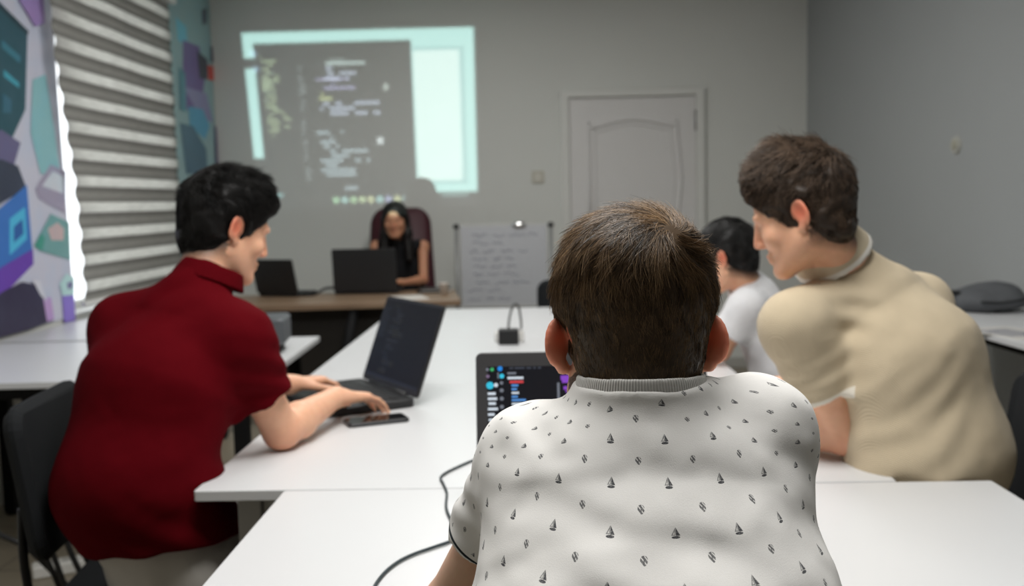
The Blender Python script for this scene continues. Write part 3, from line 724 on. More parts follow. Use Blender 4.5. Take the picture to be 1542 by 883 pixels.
# ---------------------------------------------------------------- woman at the teacher's desk
def woman():
    f = A(.05, -1, 0); r = A(-1, -.05, 0); nk = A(-.925, 6.74, 1.05); pel = A(-.915, 6.86, .53); L = (-.915, 6.86, 0)
    J = dict(rt=r, fw=f, pel=pel, chest=A(-.915, 6.80, .87), neck=nk, sl=A(-.765, 6.72, 1.015), sr=A(-1.085, 6.74, 1.02),
             el=(-.755, 6.60, .80), er=(-1.15, 6.62, .81), wl=(-.865, 6.42, .80), wr=(-1.02, 6.50, .80),
             hl=(A(-.1, -.1, .02), (0, -.3, 1), (-.1, 0, .4), (.5, .6, .4)), hr=(A(.05, -.15, 0), (0, 0, 1), (.1, 0, 0), (.3, .4, .3)),
             kl=pel-r*.1+f*.40, kr=pel+r*.1+f*.40, al=pel-r*.1+f*.38+A(0, 0, -.45), ar=pel+r*.1+f*.38+A(0, 0, -.45), hs=.92)
    H = Head((-.94, 6.655, 1.205), (.0, -1), .16, .03, .98)
    o, B = person('person', "woman with long dark hair in a sleeveless black top, sitting behind the teacher's desk", 'people at the tables', L, J, H, skin_mat('skin_dim', srgb(186, 134, 104), srgb(170, 84, 66)), h=.006, bs=.86, female=True)  # skin colour darkened to carry the low light at the back
    loc = A(*L)
    F = shirt_field(J, .86, .012, ((0, 0, -1), pel), .5, .5, .02, slv=False)
    for s in 'lr':   # arm holes
        F.sub(rc(A(*J['s'+s])+r*(.03 if s == 'r' else -.03), A(*J['e'+s])+r*(.05 if s == 'r' else -.05), .062, .07), .01)
    V, Fc = F.mesh(.007, smooth=2); link('sleeveless_top', rawmesh('sleeveless_top', V-loc, Fc), cloth_mat('black_jersey', srgb(24, 24, 26)), o)
    trousers(J, o, loc, cloth_mat('black_denim', srgb(30, 31, 35)), .9)
    hm = MATS.setdefault('hl', hair_mat('hair_long_black', srgb(12, 10, 9), srgb(40, 32, 28), .4, .4))
    hv = Field(); hv.add(H.ell((0, -.014, .038), (.085, .104, .088)), .01).add(H.ell((0, -.05, -.03), (.078, .06, .08)), .03)
    for sx in (-1, 1):
        hv.add(H.rc((sx*.07, -.01, -.0), (sx*.078, .0, -.10), .026, .028), .03); hv.add(H.rc((sx*.078, .0, -.10), (sx*.085, .06, -.27), .03, .022), .03)
    hv.add(H.rc((0, -.06, -.05), (0, -.06, -.26), .06, .06), .03)
    hv.sub(H.ell((0, .105, -.028), (.062, .085, .102)), .012)
    hair_object(o, loc, hm, hv, .006, 6000, whorl_flow(H, (.01, -.02, .12), .1, .03), lambda P: np.full(len(P), .06), lambda P: np.full(len(P), .05), .0007, 6, .003, jitter=.2)
    face_bits(H, o, hm, loc)
woman()
# ------------------------------------------------------------------ room
def struct(name, bm, m, parent=None, smooth=False):
    o = obj(name, bm, m, parent, smooth)
    if parent is None: o['kind'] = 'structure'
    return o
XL, YB, ZC, YR = -2.42, 7.60, 2.92, -1.9
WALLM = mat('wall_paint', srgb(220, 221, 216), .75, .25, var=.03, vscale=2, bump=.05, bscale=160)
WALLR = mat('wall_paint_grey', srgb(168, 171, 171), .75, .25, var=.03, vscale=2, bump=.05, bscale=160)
def floor_mat():
    m = bpy.data.materials.new('floor_tile'); m.use_nodes = True; nt = m.node_tree; g = G(nt); b = nt.nodes['Principled BSDF']
    tc = g.n('ShaderNodeTexCoord'); br = g.n('ShaderNodeTexBrick'); br.offset = 0
    br.inputs['Color1'].default_value = (*srgb(150, 140, 122), 1); br.inputs['Color2'].default_value = (*srgb(140, 131, 114), 1); br.inputs['Mortar'].default_value = (*srgb(95, 90, 80), 1)
    for k, v in (('Scale', 1), ('Mortar Size', .004), ('Brick Width', .5), ('Row Height', .5)): br.inputs[k].default_value = v
    nt.links.new(tc.outputs['Object'], br.inputs['Vector']); nt.links.new(br.outputs['Color'], b.inputs['Base Color']); b.inputs['Roughness'].default_value = .35
    return m
struct('floor', box((0, (YB+YR)/2, -.05), (6.2, YB-YR+.6, .1)), floor_mat())
struct('ceiling', box((0, (YB+YR)/2, ZC+.05), (6.2, YB-YR+.6, .1)), mat('ceiling_paint', srgb(238, 238, 236), .8, .2, var=.02))
struct('wall_back', box((0, YB+.08, ZC/2), (6.2, .16, ZC)), WALLM)
struct('wall_front', box((0, YR-.08, ZC/2), (6.2, .16, ZC)), mat('wall_low_fill', srgb(96, 98, 100), .8, .2, var=.03))  # unseen wall, coloured dark to lower the fill light on the backs
def rwx(y): return 2.045+(YB-y)*.07
bm = bmesh.new()
a = [bm.verts.new(p) for p in ((rwx(YB), YB, 0), (rwx(YR), YR, 0), (rwx(YR)+.15, YR, 0), (rwx(YB)+.15, YB, 0))]
c = [bm.verts.new((v.co.x, v.co.y, ZC)) for v in a]
for i in range(4): bm.faces.new((a[i], a[(i+1) % 4], c[(i+1) % 4], c[i]))
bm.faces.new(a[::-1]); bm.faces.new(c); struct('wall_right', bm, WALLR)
WY0, WY1, WZ0, WZ1 = 5.09, 6.50, .76, 2.64
bm = bmesh.new(); T = .2
for y0, y1, z0, z1 in ((YR, WY0, 0, ZC), (WY1, YB, 0, ZC), (WY0, WY1, 0, WZ0), (WY0, WY1, WZ1, ZC)):
    bx(bm, (XL-T/2, (y0+y1)/2, (z0+z1)/2), (T, y1-y0, z1-z0))
struct('wall_left', bm, WALLM)
# window: frame, mullion, two panes, sill
w = thing('window_1', None, None, (XL-.12, (WY0+WY1)/2, WZ0)); w['kind'] = 'structure'
pvc = mat('white_pvc', srgb(232, 232, 230), .4)
hw, hh = (WY1-WY0)/2, WZ1-WZ0
bm = bmesh.new()
for y in (-hw+.03, 0, hw-.03): bx(bm, (0, y, hh/2), (.06, .06, hh), .006)
for z in (.03, hh-.03): bx(bm, (0, 0, z), (.056, 2*hw-.06, .06), .006)
obj('window_frame', bm, pvc, w)
gm = bpy.data.materials.new('window_glass'); gm.use_nodes = True; nt = gm.node_tree; nt.nodes.clear()
o_ = nt.nodes.new('ShaderNodeOutputMaterial'); mx_ = nt.nodes.new('ShaderNodeMixShader'); tr = nt.nodes.new('ShaderNodeBsdfTransparent'); gl = nt.nodes.new('ShaderNodeBsdfGlossy'); gl.inputs['Roughness'].default_value = .03; mx_.inputs[0].default_value = .06
nt.links.new(tr.outputs[0], mx_.inputs[1]); nt.links.new(gl.outputs[0], mx_.inputs[2]); nt.links.new(mx_.outputs[0], o_.inputs[0])
for s in (-1, 1): obj('window_pane', box((-.01, s*hw/2, hh/2), (.006, hw-.08, hh-.1)), gm, w)
obj('window_sill', box((.06, 0, .008), (.14, 2*hw-.01, .016), .004), pvc, w)
# door
d = thing('door_1', None, None, (.74, YB, 0)); d['kind'] = 'structure'
dm = mat('door_paint', srgb(222, 220, 218), .45, .4, var=.02); fm = mat('door_frame_paint', srgb(222, 222, 217), .5, .4, var=.02)
obj('door_slab', box((0, -.012, 1.032), (.945, .02, 2.06), .004), dm, d)
bm = bmesh.new()
for s in (-1, 1): bx(bm, (s*.507, -.022, 1.06), (.066, .044, 2.12), .008)
bx(bm, (0, -.0225, 2.098), (1.08, .045, .06), .008); obj('door_frame', bm, fm, d)
arch = [(-.325, -.028, 1.08), (-.325, -.028, 1.84)]+[(-.325+.65*i/12, -.028, 1.845+.055*math.sin(PI*i/12)**1.5) for i in range(13)]+[(.325, -.028, 1.84), (.325, -.028, 1.08), (-.325, -.028, 1.08)]
bm = bmesh.new(); tube(bm, arch, .012, 8, 2)
inner = [(x*.86, -.024, 1.08+(z-1.08)*.93+.02) for x, y, z in arch]; tube(bm, inner, .006, 6, 2)
tube(bm, [(-.325, -.028, .22), (.325, -.028, .22), (.325, -.028, .93), (-.325, -.028, .93), (-.325, -.028, .22)], .012, 8, 1)
obj('door_panel_moulding', bm, dm, d, True)
for z in (1.88, .35): obj('door_hinge', cyl(bmesh.new(), (.476, -.03, z-.075), (.476, -.03, z+.075), .011, n=12), mat('hinge_steel', srgb(120, 120, 118), .35, metal=.8), d, True)
bm = bmesh.new(); slab(bm, .04, .2, .008, .01, Matrix.Translation((-.41, -.022, 1.02)) @ Matrix.Rotation(PI/2, 4, 'X')); cyl(bm, (-.41, -.03, 1.05), (-.41, -.075, 1.05), .009); cyl(bm, (-.41, -.07, 1.05), (-.29, -.07, 1.05), .009)
obj('door_handle', bm, mat('hinge_steel', 0), d)
bm = bmesh.new()
bx(bm, (-1.12, YB-.008, .04), (2.6, .016, .08), .003); bx(bm, (1.66, YB-.008, .04), (.76, .016, .08), .003)
struct('baseboard_back', bm, mat('baseboard', srgb(180, 178, 172), .5))

# printed murals either side of the window
def mural(name, label, base, pats, y0, y1, z0, z1, skew):
    bm = bmesh.new(); X = XL+.006
    bx(bm, (XL+.003, (y0+y1)/2, (z0+z1)/2), (.006, y1-y0, z1-z0))
    for v in bm.verts:
        if v.co.y > (y0+y1)/2 and skew: v.co.y += skew*(v.co.z-z1)/(z1-z0)*-1
    ms = [printed(label+'_ground', base)]
    for i, (c, p) in enumerate(pats):
        ms.append(printed(label+'_ink_%d' % i, c)); x = X+.0004*(i+1)
        f = poly(bm, [(x, y, z) for y, z in p], len(ms)-1)
        if f.normal.x < 0: f.normal_flip()
    me = bpy.data.meshes.new(name); bm.to_mesh(me); bm.free()
    o = link(name, me, ms); return props(o, label, 'mural')
def printed(n, c):
    c = tuple(min(.82, x*1.9) for x in srgb(*c)); m = mat(n, c, .45, .4)
    nt = m.node_tree; b = nt.nodes['Principled BSDF']; tc = nt.nodes['Texture Coordinate']; nz = nt.nodes.new('ShaderNodeTexNoise'); nz.inputs['Scale'].default_value = 7; nz.inputs['Detail'].default_value = 5
    mx = nt.nodes.new('ShaderNodeMix'); mx.data_type = 'RGBA'; mr = nt.nodes.new('ShaderNodeMapRange'); mr.inputs[1].default_value = .42; mr.inputs[2].default_value = .72; mr.inputs[4].default_value = .45
    nt.links.new(tc.outputs['Object'], nz.inputs['Vector']); nt.links.new(nz.outputs['Fac'], mr.inputs[0]); nt.links.new(mr.outputs[0], mx.inputs[0])
    mx.inputs[6].default_value = (*c, 1); mx.inputs[7].default_value = (c[0]*.75+.03, c[1]*.95+.03, min(.85, c[2]*1.05+.04), 1)
    nt.links.new(mx.outputs[2], b.inputs['Base Color']); return m
MURAL_NEAR = [
    ((28, 62, 72), [(4.341, 2.295), (4.574, 2.235), (4.807, 2.154), (4.741, 1.794), (4.581, 1.628), (4.485, 1.548), (4.237, 1.476)]),
    ((20, 42, 50), [(4.346, 2.329), (4.577, 2.259), (4.822, 2.172), (4.806, 2.148), (4.573, 2.229), (4.341, 2.295)]),
    ((52, 125, 140), [(4.567, 1.958), (4.696, 1.913), (4.692, 1.888), (4.563, 1.927)]),
    ((45, 95, 110), [(4.567, 2.092), (4.724, 2.040), (4.714, 2.007), (4.562, 2.055)]),
    ((40, 80, 95), [(4.541, 1.850), (4.613, 1.828), (4.605, 1.766), (4.530, 1.760)]),
    ((80, 75, 105), [(4.503, 1.683), (4.671, 1.633), (4.597, 1.522), (4.466, 1.399), (4.248, 1.369), (4.274, 1.568)]),
    ((110, 150, 155), [(4.824, 1.943), (4.960, 1.986), (5.009, 1.735), (5.047, 1.498), (4.842, 1.492), (4.771, 1.686)]),
    ((128, 122, 140), [(4.780, 1.417), (4.948, 1.541), (5.107, 1.513), (5.077, 1.295), (4.812, 1.369)]),
    ((165, 168, 178), [(4.847, 1.434), (4.965, 1.509), (5.081, 1.485), (5.062, 1.397)]),
    ((92, 130, 130), [(4.731, 1.147), (4.916, 1.297), (5.108, 1.250), (5.096, 1.055), (4.779, 1.119)]),
    ((160, 140, 140), [(4.872, 1.222), (4.979, 1.253), (5.045, 1.218), (5.030, 1.160), (4.905, 1.165)]),
    ((55, 120, 105), [(4.731, 1.147), (4.803, 1.202), (4.840, 1.181), (4.805, 1.118)]),
    ((112, 95, 165), [(4.979, 0.883), (5.109, 0.870), (5.106, 0.739), (4.982, 0.743)]),
    ((150, 178, 188), [(4.958, 0.942), (5.036, 0.990), (5.121, 0.963), (5.109, 0.874), (4.985, 0.879)]),
    ((90, 85, 120), [(5.037, 0.942), (5.096, 0.944), (5.092, 0.910), (5.040, 0.908)]),
    ((40, 45, 60), [(4.267, 1.511), (4.485, 1.548), (4.627, 1.523), (4.692, 1.416), (4.519, 1.369), (4.237, 1.283)]),
    ((45, 90, 150), [(4.232, 1.241), (4.457, 1.333), (4.695, 1.438), (4.706, 1.100), (4.410, 0.967), (4.187, 0.887)]),
    ((62, 145, 185), [(4.518, 1.278), (4.662, 1.332), (4.661, 1.181), (4.497, 1.112)]),
    ((35, 75, 130), [(4.549, 1.241), (4.631, 1.276), (4.634, 1.207), (4.539, 1.168)]),
    ((84, 52, 135), [(4.198, 0.972), (4.423, 1.065), (4.711, 1.132), (4.707, 1.059), (4.405, 0.932), (4.183, 0.859)]),
    ((40, 36, 56), [(4.184, 0.864), (4.408, 0.952), (4.586, 0.983), (4.770, 0.951), (4.866, 0.768), (4.617, 0.753), (4.382, 0.751), (4.169, 0.746)]),
    ((150, 122, 162), [(4.774, 0.886), (4.854, 0.885), (4.873, 0.773), (4.799, 0.769)]),
    ((172, 168, 182), [(4.679, 0.991), (4.760, 0.972), (4.811, 0.866), (4.751, 0.905)]),
    ((128, 105, 150), [(4.702, 2.326), (4.972, 2.380), (4.973, 2.236), (4.871, 2.203), (4.785, 2.265)]),
]
MURAL_FAR = [
    ((90, 150, 165), [(6.845, 2.605), (7.046, 2.573), (7.053, 2.438), (6.860, 2.453)]),
    ((92, 75, 118), [(6.965, 2.470), (7.308, 2.476), (7.390, 2.249), (7.228, 1.946), (6.897, 2.010)]),
    ((50, 50, 60), [(7.246, 2.443), (7.473, 2.404), (7.451, 2.256), (7.273, 2.244)]),
    ((165, 58, 48), [(7.467, 2.365), (7.607, 2.373), (7.621, 2.266), (7.466, 2.258)]),
    ((70, 75, 85), [(7.393, 2.752), (7.517, 2.789), (7.500, 2.675), (7.391, 2.642)]),
    ((115, 110, 140), [(6.917, 2.147), (7.405, 2.154), (7.525, 1.945), (7.231, 1.970)]),
    ((70, 125, 150), [(7.004, 2.020), (7.312, 2.025), (7.444, 1.914), (7.323, 1.809), (7.010, 1.882)]),
    ((60, 85, 100), [(6.815, 1.890), (7.079, 1.887), (7.342, 1.738), (7.344, 1.558), (6.893, 1.546)]),
    ((58, 48, 85), [(7.553, 1.922), (7.649, 1.929), (7.624, 1.565), (7.529, 1.563)]),
    ((70, 110, 120), [(6.846, 2.273), (6.971, 2.244), (6.956, 1.970), (6.828, 1.981)]),
    ((60, 62, 75), [(7.551, 2.513), (7.630, 2.525), (7.610, 2.399), (7.534, 2.403)]),
]

mural('wall_mural', 'pale lilac mural with dark screen and blue chip blocks, left of the striped blind', (158, 158, 170), MURAL_NEAR, 2.6, 5.045, .76, ZC-.02, .07)
mural('wall_mural', 'narrow teal and purple mural print between the striped blind and the room corner', (118, 140, 142), MURAL_FAR, 6.52, 7.585, .76, ZC-.02, 0)

# zebra roller blind
bl = thing('zebra_blind', 'grey and white striped roller blind over the window', 'blind', (XL+.07, 5.8, .83))
def blind_mat():
    m = bpy.data.materials.new('zebra_fabric'); m.use_nodes = True; nt = m.node_tree; g = G(nt); nt.nodes.remove(nt.nodes['Principled BSDF']); out = nt.nodes['Material Output']
    tc = g.n('ShaderNodeTexCoord'); sx = g.n('ShaderNodeSeparateXYZ'); nt.links.new(tc.outputs['Object'], sx.inputs[0])
    z = E_(g, sx.outputs[2]); t = (z/.137+.62).fr()
    sheer = t.smooth(.0, .07)*(1-t.smooth(.40, .47)); mid = t.smooth(.56, .64)*(1-t.smooth(.8, .88))
    nz = g.n('ShaderNodeTexNoise'); nz.inputs['Scale'].default_value = 40; mp = g.n('ShaderNodeMapping'); mp.inputs['Scale'].default_value = (1, .25, 3); nt.links.new(tc.outputs['Object'], mp.inputs[0]); nt.links.new(mp.outputs[0], nz.inputs['Vector'])
    dark = g.mix(mid, srgb(142, 141, 137), srgb(166, 165, 160)); c = g.mix(sheer, dark, srgb(240, 240, 236)); c = g.mix(E_(g, nz.outputs['Fac']).smooth(.3, .8)*.25, c, srgb(120, 120, 116))
    df = g.n('ShaderNodeBsdfDiffuse'); tl = g.n('ShaderNodeBsdfTranslucent'); mx = g.n('ShaderNodeMixShader')
    nt.links.new(c.s, df.inputs[0]); nt.links.new(c.s, tl.inputs[0]); nt.links.new((sheer*.38+.08).s, mx.inputs[0])
    nt.links.new(df.outputs[0], mx.inputs[1]); nt.links.new(tl.outputs[0], mx.inputs[2]); nt.links.new(mx.outputs[0], out.inputs[0]); return m
bm = bmesh.new(); rows = []; nz_ = 150; H_ = 1.80
for i in range(nz_+1):
    z = H_*i/nz_; t = (z/.137+.62) % 1; edge = -.70-.115*z/1.5+(.012 if .45 < t < .97 else -.006)
    edge = float(np.interp(z, (0, .44, .64, .95, 1.21, 1.8), (-.686, -.712, -.735, -.80, -.856, -.90)))-.004*math.cos(2*PI*(t-.72)); bul = .006*math.sin(2*PI*t)
    rows.append([bm.verts.new((bul+.003*math.sin(y*9+z*2), y, z)) for y in [edge+(.755-edge)*k/24 for k in range(25)]])
for a, b in zip(rows, rows[1:]):
    for k in range(24): bm.faces.new((a[k], a[k+1], b[k+1], b[k]))
fb = obj('blind_fabric', bm, blind_mat(), bl, True); sm = fb.modifiers.new('thickness', 'SOLIDIFY'); sm.thickness = .0015
obj('bottom_rail', cyl(bmesh.new(), (0, -.71, -.005), (0, .755, -.005), .013, n=16), mat('rail_white', srgb(225, 225, 222), .4), bl, True)
obj('head_box', box((.0, -.03, 1.85), (.09, 1.62, .1), .012), mat('rail_white', 0), bl)

# small wall fittings
s = thing('light_switch', 'small white light switch on the back wall beside the door', 'switch', (.024, YB, 1.485))
bm = bmesh.new(); slab(bm, .095, .095, .012, .012, Matrix.Rotation(PI/2, 4, 'X'), .003); obj('switch_plate', bm, mat('switch_plastic', srgb(196, 192, 178), .4), s)
bm = bmesh.new(); slab(bm, .052, .06, .006, .006, Matrix.Translation((0, -.012, 0)) @ Matrix.Rotation(PI/2, 4, 'X') @ Matrix.Rotation(.05, 4, 'X'), .002); obj('rocker', bm, mat('rocker_plastic', srgb(214, 211, 200), .35), s)
s = thing('wall_socket', 'small pale round fitting high on the right-hand wall', 'socket', (rwx(5.3), 5.3, 1.55), -PI/2+.07)
bm = bmesh.new(); cyl(bm, (0, -.0, 0), (0, -.014, 0), .048, .044, 24); obj('cover', bm, mat('socket_ivory', srgb(186, 186, 178), .4), s, False)
bm = bmesh.new(); cyl(bm, (0, -.014, 0), (0, -.024, 0), .026, .022, 20); obj('boss', bm, mat('socket_ivory2', srgb(174, 172, 156), .4), s)

# ------------------------------------------------------------------ tables
TOPM = mat('white_laminate', srgb(217, 218, 219), .33, .45, var=.01, vscale=3)
EDGE = mat('table_edge', srgb(228, 228, 226), .45)
LEGW = mat('leg_grey', srgb(176, 176, 174), .4, metal=.3); LEGB = mat('leg_black', srgb(18, 18, 19), .7, .2)
def table(label, x0, x1, y0, y1, z=.74, rot=0, lm=None, group='white classroom tables'):
    lm = lm or LEGW; t = thing('table', label, 'table', ((x0+x1)/2, (y0+y1)/2, 0), rot, group); hx, hy = (x1-x0)/2, (y1-y0)/2
    bm = bmesh.new(); slab(bm, 2*hx-.002, 2*hy-.002, .022, .006, Matrix.Translation((0, 0, z-.022)), .0015); obj('tabletop', bm, TOPM, t)
    for a in (-1, 1):
        for b in (-1, 1):
            bm = box((a*(hx-.10), b*(hy-.07), (z-.022)/2+.006), (.05, .05, z-.034), .004); bx(bm, (a*(hx-.10), b*(hy-.07), z-.026), (.09, .09, .008), .002); cyl(bm, (a*(hx-.10), b*(hy-.07), 0), (a*(hx-.10), b*(hy-.07), .012), .022)
            obj('leg', bm, lm, t)
    bm = bmesh.new()
    for b in (-1, 1): bx(bm, (0, b*(hy-.07), z-.045), (2*hx-.25, .03, .045), .003)
    for a in (-1, 1): bx(bm, (a*(hx-.10), 0, z-.045), (.03, 2*hy-.19, .045), .003)
    obj('rail', bm, lm, t); return t
table('white table nearest the camera, at the waist of the boy in the boat-print shirt', -.517, .890, 1.30, 1.945)
table('white table where the men in red and beige rest their elbows', -.703, .707, 1.95, 3.065)
table('white table in the middle of the row, with the black charger and power strip', -.772, .640, 3.07, 4.185)
table('white table at the far end of the row, nearest the whiteboard', -.772, .640, 4.19, 5.30)
table('white side table under the mural, carrying the grey projector', -2.39, -.935, 3.255, 4.27, .74, .03, LEGB, 'white side tables')
table('white side table below the window, behind the projector table', -2.40, -1.70, 4.31, 5.60, .74, 0, LEGB, 'white side tables')
table('white side table along the right-hand wall, under the grey bag', 1.655, 2.175, 3.10, 4.95, .78, .035, LEGB, 'white side tables')

# teacher's desk
t = thing('desk', "wood-topped teacher's desk with a black modesty panel and slanted black legs", 'desk', (-1.20, 6.08, 0), .13)
wm = bpy.data.materials.new('walnut_top'); wm.use_nodes = True; nt = wm.node_tree; g = G(nt); b = nt.nodes['Principled BSDF']
tc = g.n('ShaderNodeTexCoord'); mp = g.n('ShaderNodeMapping'); mp.inputs['Scale'].default_value = (1.2, 14, 14); nz = g.n('ShaderNodeTexNoise'); nz.inputs['Scale'].default_value = 3; nz.inputs['Detail'].default_value = 6
nt.links.new(tc.outputs['Object'], mp.inputs[0]); nt.links.new(mp.outputs[0], nz.inputs['Vector']); c = g.mix(E_(g, nz.outputs['Fac']).smooth(.3, .7), srgb(128, 105, 84), srgb(152, 128, 104)); nt.links.new(c.s, b.inputs['Base Color']); b.inputs['Roughness'].default_value = .4
bm = bmesh.new(); slab(bm, 1.42, .74, .035, .008, Matrix.Translation((0, 0, .705)), .003); obj('desktop', bm, wm, t)
dk = mat('dark_panel', srgb(34, 29, 24), .5); obj('modesty_panel', box((0, -.2, .44), (1.26, .018, .50), .002), dk, t)
for sx in (-1, 1):
    for sy in (-1, 1): obj('leg', cyl(bmesh.new(), (sx*.56, sy*.27, .705), (sx*.62, sy*.31, 0), .028, .02, 14), LEGB, t, True)
obj('leg', cyl(bmesh.new(), (.085, -.33, .70), (-.06, -.33, .0), .03, .024, 14), LEGB, t, True)
obj('rail', box((0, .25, .67), (1.2, .03, .05), .003), LEGB, t)

# ------------------------------------------------------------------ laptops
KEYM = mat('key_black', srgb(26, 27, 29), .5); BODYM = mat('laptop_black', srgb(30, 31, 33), .42, var=.02); BODYG = mat('laptop_graphite', srgb(68, 68, 70), .45, var=.02)
def laptop(name, label, loc, rz, w, dp, lh, tilt, body, screen, content=None, group='open laptops', bz=(.022, .022, .027, .03)):
    t = thing(name, label, 'laptop', loc, rz, group)
    bm = bmesh.new(); slab(bm, w, dp, .022, .016, Matrix.Translation((0, -dp/2, .003)), .003)
    for sx in (-1, 1):
        for y in (-.03, -dp+.03): cyl(bm, (sx*(w/2-.04), y, 0), (sx*(w/2-.04), y, .004), .008, n=10)
    obj('base', bm, body, t)
    bm = bmesh.new(); kw, kd = (w-.05)/15, .019
    for r in range(6):
        for k in range(15):
            if r == 5 and 4 <= k <= 8:
                if k == 4: bx(bm, (-w/2+.025+kw*6.5, -.05-r*kd, .0262), (kw*5-.003, kd-.003, .003))
                continue
            bx(bm, (-w/2+.025+kw*(k+.5), -.05-r*kd, .0262), (kw-.003, kd-.003, .003))
    obj('keyboard', bm, KEYM, t)
    bm = bmesh.new(); slab(bm, .11, .065, .0012, .005, Matrix.Translation((-.02, -dp+.05, .0249))); obj('touchpad', bm, mat('touchpad', srgb(40, 41, 43), .3), t)
    M = Matrix.Translation((0, .002, .024)) @ Matrix.Rotation(-tilt, 4, 'X')      # lid space: x across, z up, -y to the user
    L = M @ Matrix.Translation((0, .009, lh/2)) @ Matrix.Rotation(PI/2, 4, 'X')
    bm = bmesh.new(); slab(bm, w, lh, .010, .012, L, .002); lid = obj('lid', bm, body, t)
    bm = bmesh.new(); cyl(bm, (-w*.32, 0, .022), (w*.32, 0, .022), .009, n=14); obj('hinge', bm, body, t, True)
    l, r, tp, bt = bz; y = -.0016
    bm = bmesh.new(); bx(bm, (0, 0, 0), (1, 1, 1)); bm.free()
    bm = bmesh.new(); cx, cz = (l-r)/2, (bt+lh-tp)/2; bx(bm, (cx, -.0012, cz), (w-l-r, .0012, lh-bt-tp)); bmesh.ops.transform(bm, matrix=M, verts=bm.verts)
    sc_ = obj('screen', bm, screen, t)
    if content: content(sc_, M, -w/2+l, w/2-r, bt, lh-tp)
    return t
def on_screen(M, x, z, lift=.0002): return M @ Vector((x, -.0018-lift, z))
def quads(rects, M, order, parent, name):
    """rects (x0, x1, z0, z1, material); all of one picture in one mesh"""
    bm = bmesh.new(); ms = []
    for x0, x1, z0, z1, m in rects:
        if m not in ms: ms.append(m)
        poly(bm, [on_screen(M, x, z) for x, z in ((x0, z0), (x1, z0), (x1, z1), (x0, z1))], ms.index(m))
    return link_faces(name, bm, ms, parent)
def link_faces(name, bm, ms, parent):
    me = bpy.data.meshes.new(name); bm.to_mesh(me); bm.free(); return link(name, me, ms, parent)
def disc(bm, M, x, z, r, mi, n=14):
    f = bm.faces.new([bm.verts.new(on_screen(M, x+r*math.cos(2*PI*i/n), z+r*math.sin(2*PI*i/n), .0003)) for i in range(n)]); f.material_index = mi
def boy_screen(sc_, M, x0, x1, z0, z1):
    sx = (x1-x0)/(1046-733.); X = lambda p: x0+(p-733)*sx; Z = lambda p: z1-(p-547)*.00127
    em = lambda n, c, s=.9: emit(n, srgb(*c), s)
    wh, gr, bl, cy, rd, pu, gn, dg = em('px_white', (215, 225, 235)), em('px_grey', (120, 125, 135)), em('px_blue', (90, 150, 220)), em('px_cyan', (60, 200, 230)), em('px_red', (215, 70, 75)), em('px_purple', (140, 75, 200)), em('px_green', (70, 180, 110)), em('px_dim', (60, 64, 74))
    R = []
    def line(a, b, y, m, h=3.2): R.append((X(a), X(b), Z(y+h/2), Z(y-h/2), m))
    for a, b in ((766, 772), (774, 789), (792, 799), (802, 806), (809, 814)): line(a, b, 549.5, dg, 3)
    line(763, 776, 557, gr); line(763, 787, 564, wh, 3.6); line(766, 787, 569.8, rd, 3.6); line(748, 750, 560, gr, 9)
    for a, b, y in ((769, 779, 575), (769, 777, 580.5), (769, 780, 586), (769, 778, 591.5), (769, 790, 596.5), (769, 784, 602), (769, 795, 608), (766, 780, 614), (769, 788, 620), (769, 776, 626)): line(a, b, y, bl if a == 769 and y % 2 else wh, 3)
    for a, b, y in ((733, 745, 586.5), (733, 747, 594), (734, 745, 601), (733, 748, 609), (733, 743, 617), (734, 746, 625)): line(a, b, y, wh, 4)
    R.append((X(837.5), X(841), Z(705), Z(572), gr))
    line(843, 857, 565, pu, 7); line(845, 875, 570, pu, 5); line(847, 870, 580, pu, 5); line(850, 880, 585, pu, 3); line(853, 866, 589, gn, 4)
    for y, a, b in ((596, 845, 900), (603, 850, 930), (610, 850, 910), (560, 870, 980), (575, 890, 990)): line(a, b, y, gr, 3)
    line(1038, 1045, 578, cy, 14); line(1036, 1041, 590, wh, 8)
    quads(R, M, 0, sc_, 'screen_text')
    bm = bmesh.new(); ms = [gr, gn, em('px_azure', (40, 140, 230)), cy, wh, em('px_mauve', (130, 110, 140))]
    for x, y, r, mi in ((733, 551, 2.4, 0), (740, 551, 2.8, 1), (752, 550, 3.8, 2), (733.5, 561, 2.6, 5), (754.5, 561, 3.6, 3), (736.5, 574.5, 5.6, 3), (745.5, 574, 3.2, 4), (754, 571, 2.6, 0), (754, 582, 3, 0), (754, 594, 3, 0), (754, 606, 3, 0)): disc(bm, M, X(x), Z(y), r*sx, mi)
    link_faces('screen_icons', bm, ms, sc_)
DARKSCR = emit('screen_dark', srgb(16, 17, 21), 1.0)
laptop('laptop', 'graphite laptop in front of the boy in the boat-print shirt, icons on its dark screen', (.098, 1.80, .74), 0, .432, .285, .268, .2, BODYG, DARKSCR, boy_screen, bz=(.022, .02, .027, .032))
